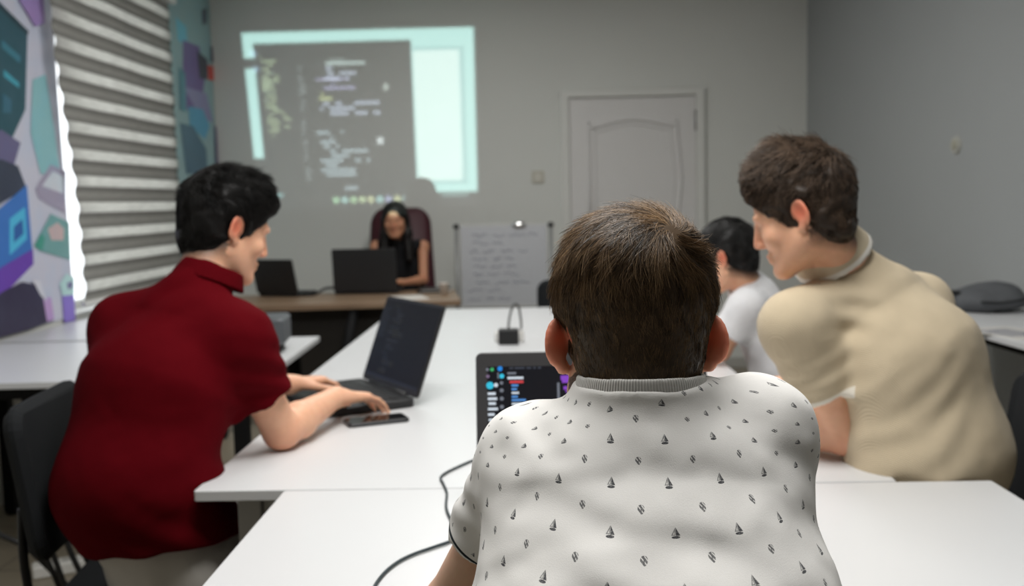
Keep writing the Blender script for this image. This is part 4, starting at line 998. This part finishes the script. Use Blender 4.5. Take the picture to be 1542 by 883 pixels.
def red_screen(sc_, M, x0, x1, z0, z1):
    rn = random.Random(3); R = []; ms = [emit('dim_a', srgb(56, 59, 66), .8), emit('dim_b', srgb(40, 46, 56), .8), emit('dim_c', srgb(54, 54, 46), .8)]
    w_, h_ = x1-x0, z1-z0
    R.append((x0+.02*w_, x0+.05*w_, z0+.5*h_, z0+.9*h_, emit('dim_d', srgb(32, 35, 42), .8)))
    for k in range(26):
        z = z0+h_*(.93-.034*k); ind = rn.choice((.0, .04, .08)); a = x0+w_*(.22+ind)
        if rn.random() < .35: continue
        for j in range(rn.randint(1, 3)):
            b = a+w_*rn.uniform(.03, .09); R.append((a, b, z-h_*.006, z+h_*.006, rn.choice(ms))); a = b+w_*.012
    for k in range(14): R.append((x0+w_*.07, x0+w_*rn.uniform(.1, .17), z0+h_*(.9-.03*k)-h_*.005, z0+h_*(.9-.03*k)+h_*.005, ms[1]))
    R.append((x0, x1, z0, z0+.03*h_, emit('dim_e', srgb(36, 40, 50), .8)))
    quads(R, M, 0, sc_, 'screen_text')
laptop('laptop', 'black laptop under the hands of the man in red, dark code on its screen', (-.452, 2.918, .74), -1.02, .405, .275, .272, .36, BODYM, emit('screen_red', srgb(14, 15, 18), .8), red_screen, bz=(.008, .008, .01, .02))
SCR_DIM = emit('screen_dim', srgb(120, 130, 140), .5)  # dim glow for the unseen screens of the desk laptops
laptop('laptop', "black laptop opened in front of the woman on the teacher's desk", (-1.085, 6.27, .74), PI-.02, .405, .265, .27, .12, BODYM, SCR_DIM)
laptop('laptop', "smaller black laptop on the left half of the teacher's desk, lid tilted", (-1.63, 6.22, .74), 2.82, .30, .22, .225, .28, BODYM, SCR_DIM)
# items on the desk
bm = bmesh.new(); tube(bm, [(-1.50, 6.26, .752), (-1.45, 6.2, .748), (-1.40, 6.24, .752), (-1.36, 6.34, .775), (-1.33, 6.46, .768), (-1.3, 6.52, .75)], .009, 8); props(obj('charging_cable', bm, mat('cable_black', srgb(20, 20, 21), .5), None, True), "thick black cable between the two laptops on the teacher's desk", 'cable')
b_ = thing('phone', "black phone lying on the right end of the teacher's desk", 'phone', (-.69, 6.30, .74), .2)
bm = bmesh.new(); slab(bm, .155, .075, .010, .012, None, .003); obj('body', bm, mat('phone_black', srgb(22, 22, 24), .35), b_)
bm = bmesh.new(); slab(bm, .146, .068, .001, .009, Matrix.Translation((0, 0, .0097))); obj('screen', bm, mat('phone_glass', srgb(10, 10, 12), .08), b_)
b_ = thing('notebook', 'dark closed notebook behind the phone at the desk end', 'notebook', (-.66, 6.40, .74), .25)
bm = bmesh.new(); slab(bm, .2, .13, .004, .005); slab(bm, .2, .13, .004, .005, Matrix.Translation((0, 0, .016))); obj('cover', bm, mat('book_dark', srgb(48, 44, 44), .6), b_)
bm = bmesh.new(); bx(bm, (0, 0, .010), (.194, .124, .0121)); obj('pages', bm, mat('paper', srgb(215, 212, 205), .8), b_)
b_ = thing('paper_cup', "small white paper cup at the right end of the teacher's desk", 'cup', (-.575, 6.13, .74))
bm = bmesh.new(); n = 24; pr = [(.022, 0), (.031, .07), (.0325, .072), (.031, .074), (.0295, .07), (.021, .003)]
rings = [[bm.verts.new((r*math.cos(2*PI*i/n), r*math.sin(2*PI*i/n), z)) for i in range(n)] for r, z in pr]
for a, c in zip(rings, rings[1:]):
    for i in range(n): bm.faces.new((a[i], a[(i+1) % n], c[(i+1) % n], c[i]))
bm.faces.new(rings[0][::-1]); bm.faces.new(rings[-1]); obj('cup', bm, mat('paper_white', srgb(208, 200, 190), .6), b_, True)
bm = bmesh.new(); slab(bm, .21, .29, .002, .002, Matrix.Translation((-.78, 5.98, .74)) @ Matrix.Rotation(.3, 4, 'Z')); props(obj('paper_sheet', bm, mat('paper', 0)), "white paper sheet lying near the front edge of the teacher's desk", 'paper')

# phone on the long table
p = thing('phone', 'black phone lying on the white table beside the laptop of the man in red', 'phone', (-.428, 2.560, .74), .41)
bm = bmesh.new(); slab(bm, .164, .078, .0105, .013, None, .003); obj('body', bm, mat('phone_body', srgb(40, 40, 43), .3), p)
bm = bmesh.new(); slab(bm, .156, .071, .001, .010, Matrix.Translation((0, 0, .0101))); obj('screen', bm, mat('phone_glass', 0), p)

# charger on a power strip
s = thing('power_strip', 'white power strip on the white table behind the black charger', 'power strip', (-.116, 4.03, .74))
bm = bmesh.new(); slab(bm, .12, .06, .042, .012, None, .005); obj('housing', bm, mat('strip_white', srgb(230, 229, 224), .4), s)
bm = bmesh.new()
for k in range(2): cyl(bm, (-.028+.056*k, 0, .0415), (-.028+.056*k, 0, .044), .02, n=20)
obj('sockets', bm, mat('strip_grey', srgb(190, 189, 184), .5), s)
s = thing('charger', 'black power adapter standing in front of the white power strip', 'charger', (-.117, 3.945, .74))
bm = bmesh.new(); slab(bm, .082, .05, .062, .008, None, .004); obj('adapter', bm, mat('charger_black', srgb(20, 20, 22), .4), s)
bm = bmesh.new(); tube(bm, [(0, 0, .06), (.004, .0, .10), (.016, .0, .145), (.03, .005, .16), (.043, .012, .145), (.05, .03, .09), (.05, .06, .06), (.05, .085, .05)], .0045, 8); obj('cord', bm, mat('cable_grey', srgb(70, 70, 70), .5), s, True)
# cable by the boy
bm = bmesh.new(); tube(bm, [(-.05, 1.86, .75), (-.07, 1.95, .744), (-.09, 2.10, .744), (-.13, 2.16, .744), (-.178, 2.09, .744), (-.206, 2.02, .744), (-.197, 1.965, .744), (-.184, 1.90, .744), (-.176, 1.80, .744), (-.15, 1.68, .744), (-.15, 1.63, .744), (-.178, 1.595, .744), (-.206, 1.565, .744), (-.228, 1.53, .744), (-.244, 1.48, .744), (-.250, 1.42, .744), (-.242, 1.36, .744), (-.236, 1.31, .744), (-.234, 1.29, .738), (-.235, 1.284, .70), (-.24, 1.283, .45), (-.20, 1.30, .15), (-.10, 1.40, .008), (.1, 1.5, .006)], .0026, 8)
props(obj('charging_cable', bm, mat('cable_teal', srgb(44, 56, 60), .5), None, True), 'thin dark cable curving over the white table at the left sleeve of the boat-print shirt', 'cable')

# projector on the side table
PX, PY, PZ = -1.15, 4.02, .845
pr_ = thing('projector', 'grey projector on the corner of the white side table behind the man in red', 'projector', (PX, PY-.03, .74), .12)
bm = bmesh.new(); slab(bm, .30, .235, .105, .03, Matrix.Translation((0, -.12, .035)), .010); obj('case', bm, mat('projector_grey', srgb(88, 92, 96), .5, var=.05), pr_)
bm = bmesh.new(); cyl(bm, (0, -.012, .10), (0, .012, .10), .036, .034, 28, False); obj('lens_ring', bm, mat('charger_black', 0), pr_)
bm = bmesh.new()
for k in range(9): bx(bm, (-.145, -.2+.02*k, .085), (.012, .008, .05))
obj('vent', bm, mat('vent_dark', srgb(35, 36, 38), .6), pr_)
for x in (-.11, .11):
    for y in (-.04, -.2): obj('foot', cyl(bmesh.new(), (x, y, 0), (x, y, .037), .013, n=14), mat('charger_black', 0), pr_)

# free-standing whiteboard
w = thing('whiteboard', 'small free-standing whiteboard with faint notes and black corner caps', 'whiteboard', (-.225, 6.93, 0))
wb = mat('whiteboard_face', srgb(192, 194, 198), .3, .5, var=.01)
bm = bmesh.new(); bx(bm, (0, 0, .86), (.60, .014, .56), .003); pan = obj('board', bm, wb, w)
for s_ in (-1, 1):
    bm = bmesh.new(); cyl(bm, (s_*.328, 0, .04), (s_*.328, 0, 1.13), .014, n=16); po = obj('post', bm, mat('post_grey', srgb(150, 151, 150), .4, metal=.3), w, True)
    bm = bmesh.new(); ball(bm, (s_*.328, 0, 1.14), .024, 16, (1, 1, .85)); obj('cap', bm, mat('cap_black', srgb(58, 58, 58), .5), po, True)
    obj('foot', box((s_*.328, 0, .02), (.05, .42, .04), .01), mat('post_grey', 0), w)
bm = bmesh.new()
bm.free()
for z in (1.142, .58): obj('rail', box((0, 0, z), (.63, .016, .014), .003), mat('post_light', srgb(196, 197, 196), .4), w)
rn = random.Random(5); bm = bmesh.new()
for k in range(9):
    z = 1.075-.055*k; x = -.26+rn.uniform(0, .06)
    for j in range(rn.randint(2, 4)):
        n_ = rn.randint(4, 7); ln_ = rn.uniform(.05, .12)
        if x+ln_ > .27: break
        tube(bm, [(x+ln_*i/n_, -.0085, z+rn.uniform(-.012, .012)) for i in range(n_+1)], .0022, 5, 3); x += ln_+rn.uniform(.02, .05)
obj('notes', bm, mat('marker_ink', srgb(120, 122, 140), .5), pan)
bm = bmesh.new(); ball(bm, (.11, -.012, 1.143), .05, 24, (1, .35, .48)); obj('clip', bm, mat('glint_chrome', srgb(240, 240, 240), .18, metal=1), w, True)  # added chrome dome, stands in for a lamp's reflection on the board

# ------------------------------------------------------------------ chairs
SEATM = mat('chair_fabric', srgb(30, 32, 34), .85, .2, var=.08, vscale=20, bump=.2, bscale=220); TUBEM = mat('chair_tube', srgb(22, 22, 24), .35, metal=.4)
def chair(label, x, y, face, zb=.90, group='black chairs'):
    t = thing('chair', label, 'chair', (x, y, 0), face, group)    # faces +x
    bm = bmesh.new(); slab(bm, .43, .45, .05, .05, Matrix.Translation((0, 0, .40)), .018); obj('seat', bm, SEATM, t, False)
    bm = bmesh.new(); h_ = zb-.56; M = Matrix.Translation((-.215, 0, .56+h_/2)) @ Matrix.Rotation(-.14, 4, 'Y') @ Matrix.Rotation(PI/2, 4, 'Y') @ Matrix.Rotation(PI/2, 4, 'Z')
    slab(bm, .43, h_, .04, .06, M @ Matrix.Translation((0, 0, -.02)), .015)
    for v in bm.verts: v.co.x += .35*(v.co.y**2)
    obj('backrest', bm, SEATM, t)
    for s_ in (-1, 1):
        obj('leg', tube(bmesh.new(), [(.18, s_*.19, .40), (.20, s_*.205, .2), (.22, s_*.215, .0)], .011), TUBEM, t, True)
        obj('leg', tube(bmesh.new(), [(-.18, s_*.19, .40), (-.22, s_*.205, .2), (-.26, s_*.215, .0)], .011), TUBEM, t, True)
        obj('back_support', tube(bmesh.new(), [(-.12, s_*.17, .40), (-.20, s_*.17, .43), (-.225, s_*.17, .55), (-.222, s_*.17, .68)], .010), TUBEM, t, True)
    return t
chair('black chair under the man in the dark red polo', -.905, 2.24, .12)
chair('black chair under the man in the beige polo', .915, 2.2, PI-.1, .89)
chair('black chair under the boy in the white T-shirt', .93, 3.42, PI-.15, .72)
chair('black chair under the boy in the boat-print shirt', .112, .86, PI/2, .60)
chair('black chair at the far end of the white tables, just left of the brown-haired head', .215, 5.60, -PI/2, .845)
chair('black chair pushed under the side table by the right-hand wall', 1.52, 3.15, 0, .74)
# maroon office chair
t = thing('office_chair', 'maroon high-backed office chair behind the woman', 'chair', (-.985, 6.98, 0), -PI/2)
MAR = mat('maroon_leather', srgb(66, 22, 32), .5, .4, var=.06, vscale=10, bump=.15, bscale=90)
bm = bmesh.new(); slab(bm, .50, .50, .09, .08, Matrix.Translation((.02, 0, .42)), .03); obj('seat', bm, MAR, t, True)
bm = bmesh.new(); M = Matrix.Translation((-.26, 0, .90)) @ Matrix.Rotation(-.12, 4, 'Y') @ Matrix.Rotation(PI/2, 4, 'Y') @ Matrix.Rotation(PI/2, 4, 'Z')
slab(bm, .50, .76, .09, .11, M @ Matrix.Translation((0, 0, -.045)), .035)
for v in bm.verts: v.co.y *= 1-.18*max(0, (v.co.z-.9))/.4*1.0
obj('backrest', bm, MAR, t, True)
obj('gas_lift', cyl(bmesh.new(), (0, 0, .1), (0, 0, .42), .03), TUBEM, t, True)
for k in range(5):
    a = 2*PI*k/5+.3; lg = obj('leg', tube(bmesh.new(), [(0, 0, .13), (.14*math.cos(a), .14*math.sin(a), .12), (.29*math.cos(a), .29*math.sin(a), .075)], .018), TUBEM, t, True)
    bm = bmesh.new(); cyl(bm, (.29*math.cos(a)-.012*math.sin(a), .29*math.sin(a)+.012*math.cos(a), .03), (.29*math.cos(a)+.012*math.sin(a), .29*math.sin(a)-.012*math.cos(a), .03), .03, n=16); obj('caster', bm, TUBEM, lg)
for s_ in (-1, 1): obj('armrest', tube(bmesh.new(), [(-.2, s_*.27, .5), (-.2, s_*.28, .62), (-.05, s_*.28, .66), (.1, s_*.28, .64), (.12, s_*.27, .5)], .018), TUBEM, t, True)

# grey bag on the right-hand side table
t = thing('bag', 'flat dark grey bag lying on the side table by the right-hand wall', 'bag', (2.0, 4.45, .78), .12)
B = Field(); B.add(ell((0, 0, .045), (.165, .16, .05)), .02).add(ell((.04, .02, .08), (.10, .12, .045)), .05).add(ell((-.09, 0, .05), (.07, .13, .04)), .04).cut((0, 0, -1), (0, 0, .002))
V, Fc = B.mesh(.006, warp=cloth_warp(.005, (), 31), smooth=2); link('bag_body', rawmesh('bag_body', V, Fc), mat('bag_cloth', srgb(96, 98, 101), .8, .2, var=.1, vscale=14, bump=.2, bscale=200), t)
bm = bmesh.new(); tube(bm, [(.13, -.05, .05), (.17, -.07, .035), (.22, -.06, .03), (.2, .02, .02), (.15, .06, .04)], .012); obj('strap', bm, mat('strap_black', srgb(22, 22, 24), .7), t, True)
bm = bmesh.new(); tube(bm, [(-.12, -.03, .07), (-.16, -.02, .085), (-.185, 0, .085), (-.18, .03, .07), (-.14, .05, .06)], .010); obj('handle', bm, mat('strap_black', 0), t, True)
bm = bmesh.new(); tube(bm, [(-.12, -.145, .055), (-.03, -.158, .05), (.06, -.15, .058), (.12, -.11, .062)], .004); obj('zipper', bm, mat('strap_black', 0), t, True)
for (x, y, r_), lb in (((1.76, 3.72, .3), 'white printed sheet lying on the edge of the right-hand side table, below the bag'), ((1.86, 3.52, -.2), 'white printed sheet near the camera end of the right-hand side table')):
    t = thing('paper_sheet', lb, 'paper', (x, y, .78), r_); bm = bmesh.new(); slab(bm, .21, .295, .0015, .002); obj('sheet', bm, mat('paper', 0), t)
    bm = bmesh.new()
    for k in range(8): bx(bm, (-.01, .09-.025*k, .0017), (.15, .010, .0006))
    obj('print', bm, mat('print_blue', srgb(80, 88, 120), .7), t)

# cables and a power strip on the floor by the left side table
for i, (pts, lb) in enumerate((
    ([(-1.60, 3.02, .46), (-1.59, 3.0, .36), (-1.56, 3.0, .24), (-1.53, 3.02, .12), (-1.56, 3.1, .012), (-1.66, 3.4, .008)], 'black cable hanging below the left side table, nearest the mural'),
    ([(-1.56, 2.98, .46), (-1.545, 2.98, .33), (-1.51, 3.0, .16), (-1.49, 3.02, .05), (-1.5, 3.1, .009), (-1.63, 3.42, .008)], 'black cable hanging in the middle of the bundle by the left side table'),
    ([(-1.50, 2.98, .46), (-1.50, 3.0, .33), (-1.46, 3.0, .2), (-1.42, 3.05, .05), (-1.45, 3.15, .009), (-1.6, 3.44, .008)], 'black cable hanging closest to the man in red'),
    ([(-1.85, 3.05, .36), (-1.70, 3.0, .305), (-1.61, 3.0, .255), (-1.5, 3.05, .1), (-1.40, 3.1, .012), (-1.3, 3.2, .009)], 'black cable slanting across the gap below the left side table'))):
    bm = bmesh.new(); tube(bm, pts, .009, 8); props(obj('power_cable', bm, mat('cable_black', 0), None, True), lb, 'cable', 'cables below the left side table')
s = thing('power_strip', 'white power strip lying on the floor below the left side table', 'power strip', (-1.70, 3.50, 0), .5)
bm = bmesh.new(); slab(bm, .30, .07, .045, .012, None, .005); obj('housing', bm, mat('strip_white', 0), s)
bm = bmesh.new()
for k in range(4): cyl(bm, (-.1+.066*k, 0, .0445), (-.1+.066*k, 0, .047), .02, n=20)
obj('sockets', bm, mat('strip_grey', 0), s)

# ------------------------------------------------------------------ light
def area(name, loc, sx, sy, power, col=(1, .99, .965), spread=PI):
    l = bpy.data.lights.new(name, 'AREA'); l.shape = 'RECTANGLE'; l.size = sx; l.size_y = sy; l.energy = power; l.color = col; l.spread = spread
    o = bpy.data.objects.new(name, l); C.objects.link(o); o.location = loc; return o
area('ceiling_lamp', (.0, 1.5, 2.88), 1.1, .8, 49)
area('ceiling_lamp', (.05, 3.1, 2.88), .6, 1.2, 18)
area('ceiling_lamp', (-.3, 4.95, 2.88), .6, 1.2, 36)
W = bpy.data.worlds.new('sky'); bpy.context.scene.world = W; W.use_nodes = True
W.node_tree.nodes['Background'].inputs[0].default_value = (.93, .97, 1, 1); W.node_tree.nodes['Background'].inputs[1].default_value = 2.2

# projector beam: a point lamp in the lens whose slide is drawn with nodes
l = bpy.data.lights.new('projector_lamp', 'POINT'); l.energy = 1; l.shadow_soft_size = .012; l.use_nodes = True
lo = bpy.data.objects.new('projector_lamp', l); C.objects.link(lo); lo.location = (PX, PY, PZ); lo.rotation_euler = (PI/2, 0, 0)
nt = l.node_tree; g = G(nt); em = nt.nodes['Emission']
tc = g.n('ShaderNodeTexCoord'); sx = g.n('ShaderNodeSeparateXYZ'); nt.links.new(tc.outputs['Normal'], sx.inputs[0])
nx, ny, nzz = E_(g, sx.outputs[0]), E_(g, sx.outputs[1]), E_(g, sx.outputs[2])
TH = YB-PY; SG = PROJ_SIGN
front = (nzz*SG).lt(-.05); dn = (nzz*SG).mn(-.05)*-1
wx = (nx*SG)/dn*TH+PX; wz = (ny*SG)/dn*TH+PZ      # where this ray meets the back wall
v = (wz-1.345)/(2.615-1.345); lx = wz*-.058-2.036      # keystone: left border leans
u = (wx-lx)/(-.437-lx)
def rect(a, b, c, d, s=.004, sv=None):
    sv = s if sv is None else sv
    return u.smooth(a-s, a+s)*(1-u.smooth(b-s, b+s))*v.smooth(c-sv, c+sv)*(1-v.smooth(d-sv, d+sv))
full = rect(0, 1, .035, 1)
edit = rect(.045, .728, -.06, .935, .004)
left_gap = rect(-.01, .046, .79, .85, .004)+rect(-.01, .05, -.06, .26, .004)
page = full*(1-edit)*(1-left_gap.mn(1))
outl = rect(.70, .955, .085, .89, .006)-rect(.70, .94, .10, .875, .006)
inner = rect(.735, .935, .105, .87, .01)
pc = g.mix(inner, (.50, .86, .84), (.76, 1.0, .98)); pc = g.mix(outl.mx(0)*.75, pc, (.30, .55, .56))
# code lines
def rnd(e, k): 
    wn = g.n('ShaderNodeTexWhiteNoise', noise_dimensions='1D'); nt.links.new((e+k).s, wn.inputs['W']); return E_(g, wn.outputs['Value'])
def lines(a, b, c, d, n, col, dens=.25, seed=0, words=14., k=.5):
    row = (v*n).fl(); fv = (v*n).fr(); ind = rnd(row, seed+.3)*.25*(b-a); en = a+(b-a)*(rnd(row, seed+7.7)*.75+.25)
    wd = rnd((u*words/(b-a)).fl()+row*37.3, seed+2.1).gt(.22)
    mk = rect(a, b, c, d, .006)*u.gt(ind+a)*u.lt(en)*fv.gt(.22)*fv.lt(.8)*rnd(row, seed+11.5).gt(dens)*wd
    return mk*(k*1.25), col
parts = [lines(.065, .19, .38, .86, 44, (.55, .72, .42), .12, 1, 5, .42), lines(.06, .17, .55, .84, 44, (.55, .75, .55), .3, 9, 5, .25), lines(.29, .62, .50, .80, 34, (.62, .72, .95), .45, 3, 12, .5), lines(.29, .53, .06, .42, 36, (.55, .72, .82), .15, 5, 9, .5),
         lines(.30, .60, .66, .72, 34, (.6, .58, 1.0), .0, 6, 8, .6), lines(.30, .42, .56, .64, 34, (.75, .85, .35), .1, 8, 4, .5), lines(.32, .66, .79, .835, 34, (.62, .8, .8), .0, 10, 10, .55), lines(.225, .26, .1, .8, 60, (.5, .62, .66), .2, 12, 2, .25), lines(.06, .12, .0, .06, 40, (.35, .8, .85), .1, 14, 3, .5)]
parts += [(rect(.03, .055, .86, .895, .006)*.5, (.4, .62, .9)), (rect(.035, .06, .77, .80, .006)*.5, (.4, .62, .9)), (rect(.40, .46, .945, .985, .008)*.0, (.5, .65, 1)), (rect(.56, .585, .33, .365, .006)*.8, (.85, .95, 1)), (rect(.60, .62, .645, .68, .006)*.5, (.8, .95, .9))]
ic = ((u-.335)/.040).fr()-.5; iv = (v-.0)/.045
icon = rect(.335, .695, -.03, .03, .002)*((ic*ic*4.2+iv*iv*3.2).lt(.62)); hue = g.n('ShaderNodeCombineColor', mode='HSV'); nt.links.new((rnd(((u-.335)/.04).fl(), 4.2)*.5+.15).s, hue.inputs[0]); hue.inputs[1].default_value = .45; hue.inputs[2].default_value = 1
icons2 = lines(.80, .97, .0, .03, 30, (.4, .7, .7), .0, 15, 5, .3)
tot = None
def addc(col, mk):
    """mk * colour as three channels"""
    return [mk*c for c in col]
ch = [page*0, page*0, page*0]
sp = g.n('ShaderNodeSeparateColor'); nt.links.new(pc.s, sp.inputs[0]); ch = [page*E_(g, sp.outputs[i])*1.0 for i in range(3)]
sh_ = g.n('ShaderNodeSeparateColor'); nt.links.new(hue.outputs[0], sh_.inputs[0]); ch = [ch[i]+icon*E_(g, sh_.outputs[i])*.55 for i in range(3)]
for mk, col in parts+[icons2]: ch = [ch[i]+mk*col[i] for i in range(3)]
ch = [ch[i]+rect(.0, 1, -.05, .97, .004)*(.012, .014, .016)[i] for i in range(3)]
cc = g.n('ShaderNodeCombineColor')
for i in range(3): nt.links.new((ch[i]*front).s, cc.inputs[i])
nt.links.new(cc.outputs[0], em.inputs[0])
# even out the fall-off towards the far corner of the picture, as a projector's optics do
q = dn; nt.links.new((g.m('DIVIDE', PROJ_POWER, q*q*q)).s, em.inputs[1])

# ------------------------------------------------------------------ camera
yaw, pitch, roll = .02526, .0922, -.022
cy_, sy_ = math.cos(yaw), math.sin(yaw)
f = Vector((-sy_*math.cos(pitch), cy_*math.cos(pitch), -math.sin(pitch))); r = Vector((cy_, sy_, 0)); u_ = r.cross(f)
r2 = r*math.cos(roll)+u_*math.sin(roll); u2 = u_*math.cos(roll)-r*math.sin(roll)
cam = bpy.data.cameras.new('camera'); co = bpy.data.objects.new('camera', cam); C.objects.link(co)
co.matrix_world = Matrix(((r2.x, u2.x, -f.x, 0), (r2.y, u2.y, -f.y, 0), (r2.z, u2.z, -f.z, 1.31), (0, 0, 0, 1)))
cam.sensor_width = 36; cam.sensor_fit = 'HORIZONTAL'; cam.lens = 1500/1542*36; cam.clip_start = .05
cam.dof.use_dof = True; cam.dof.focus_distance = 1.03; cam.dof.aperture_fstop = 5.4
sc = bpy.context.scene; sc.camera = co
sc.view_settings.view_transform = 'Standard'; sc.view_settings.look = 'None'; sc.view_settings.gamma = 1; sc.view_settings.exposure = 0; sc.view_settings.use_curve_mapping = False
sc.cycles.use_denoising = True; sc.cycles.max_bounces = 8; sc.cycles.sample_clamp_indirect = 4
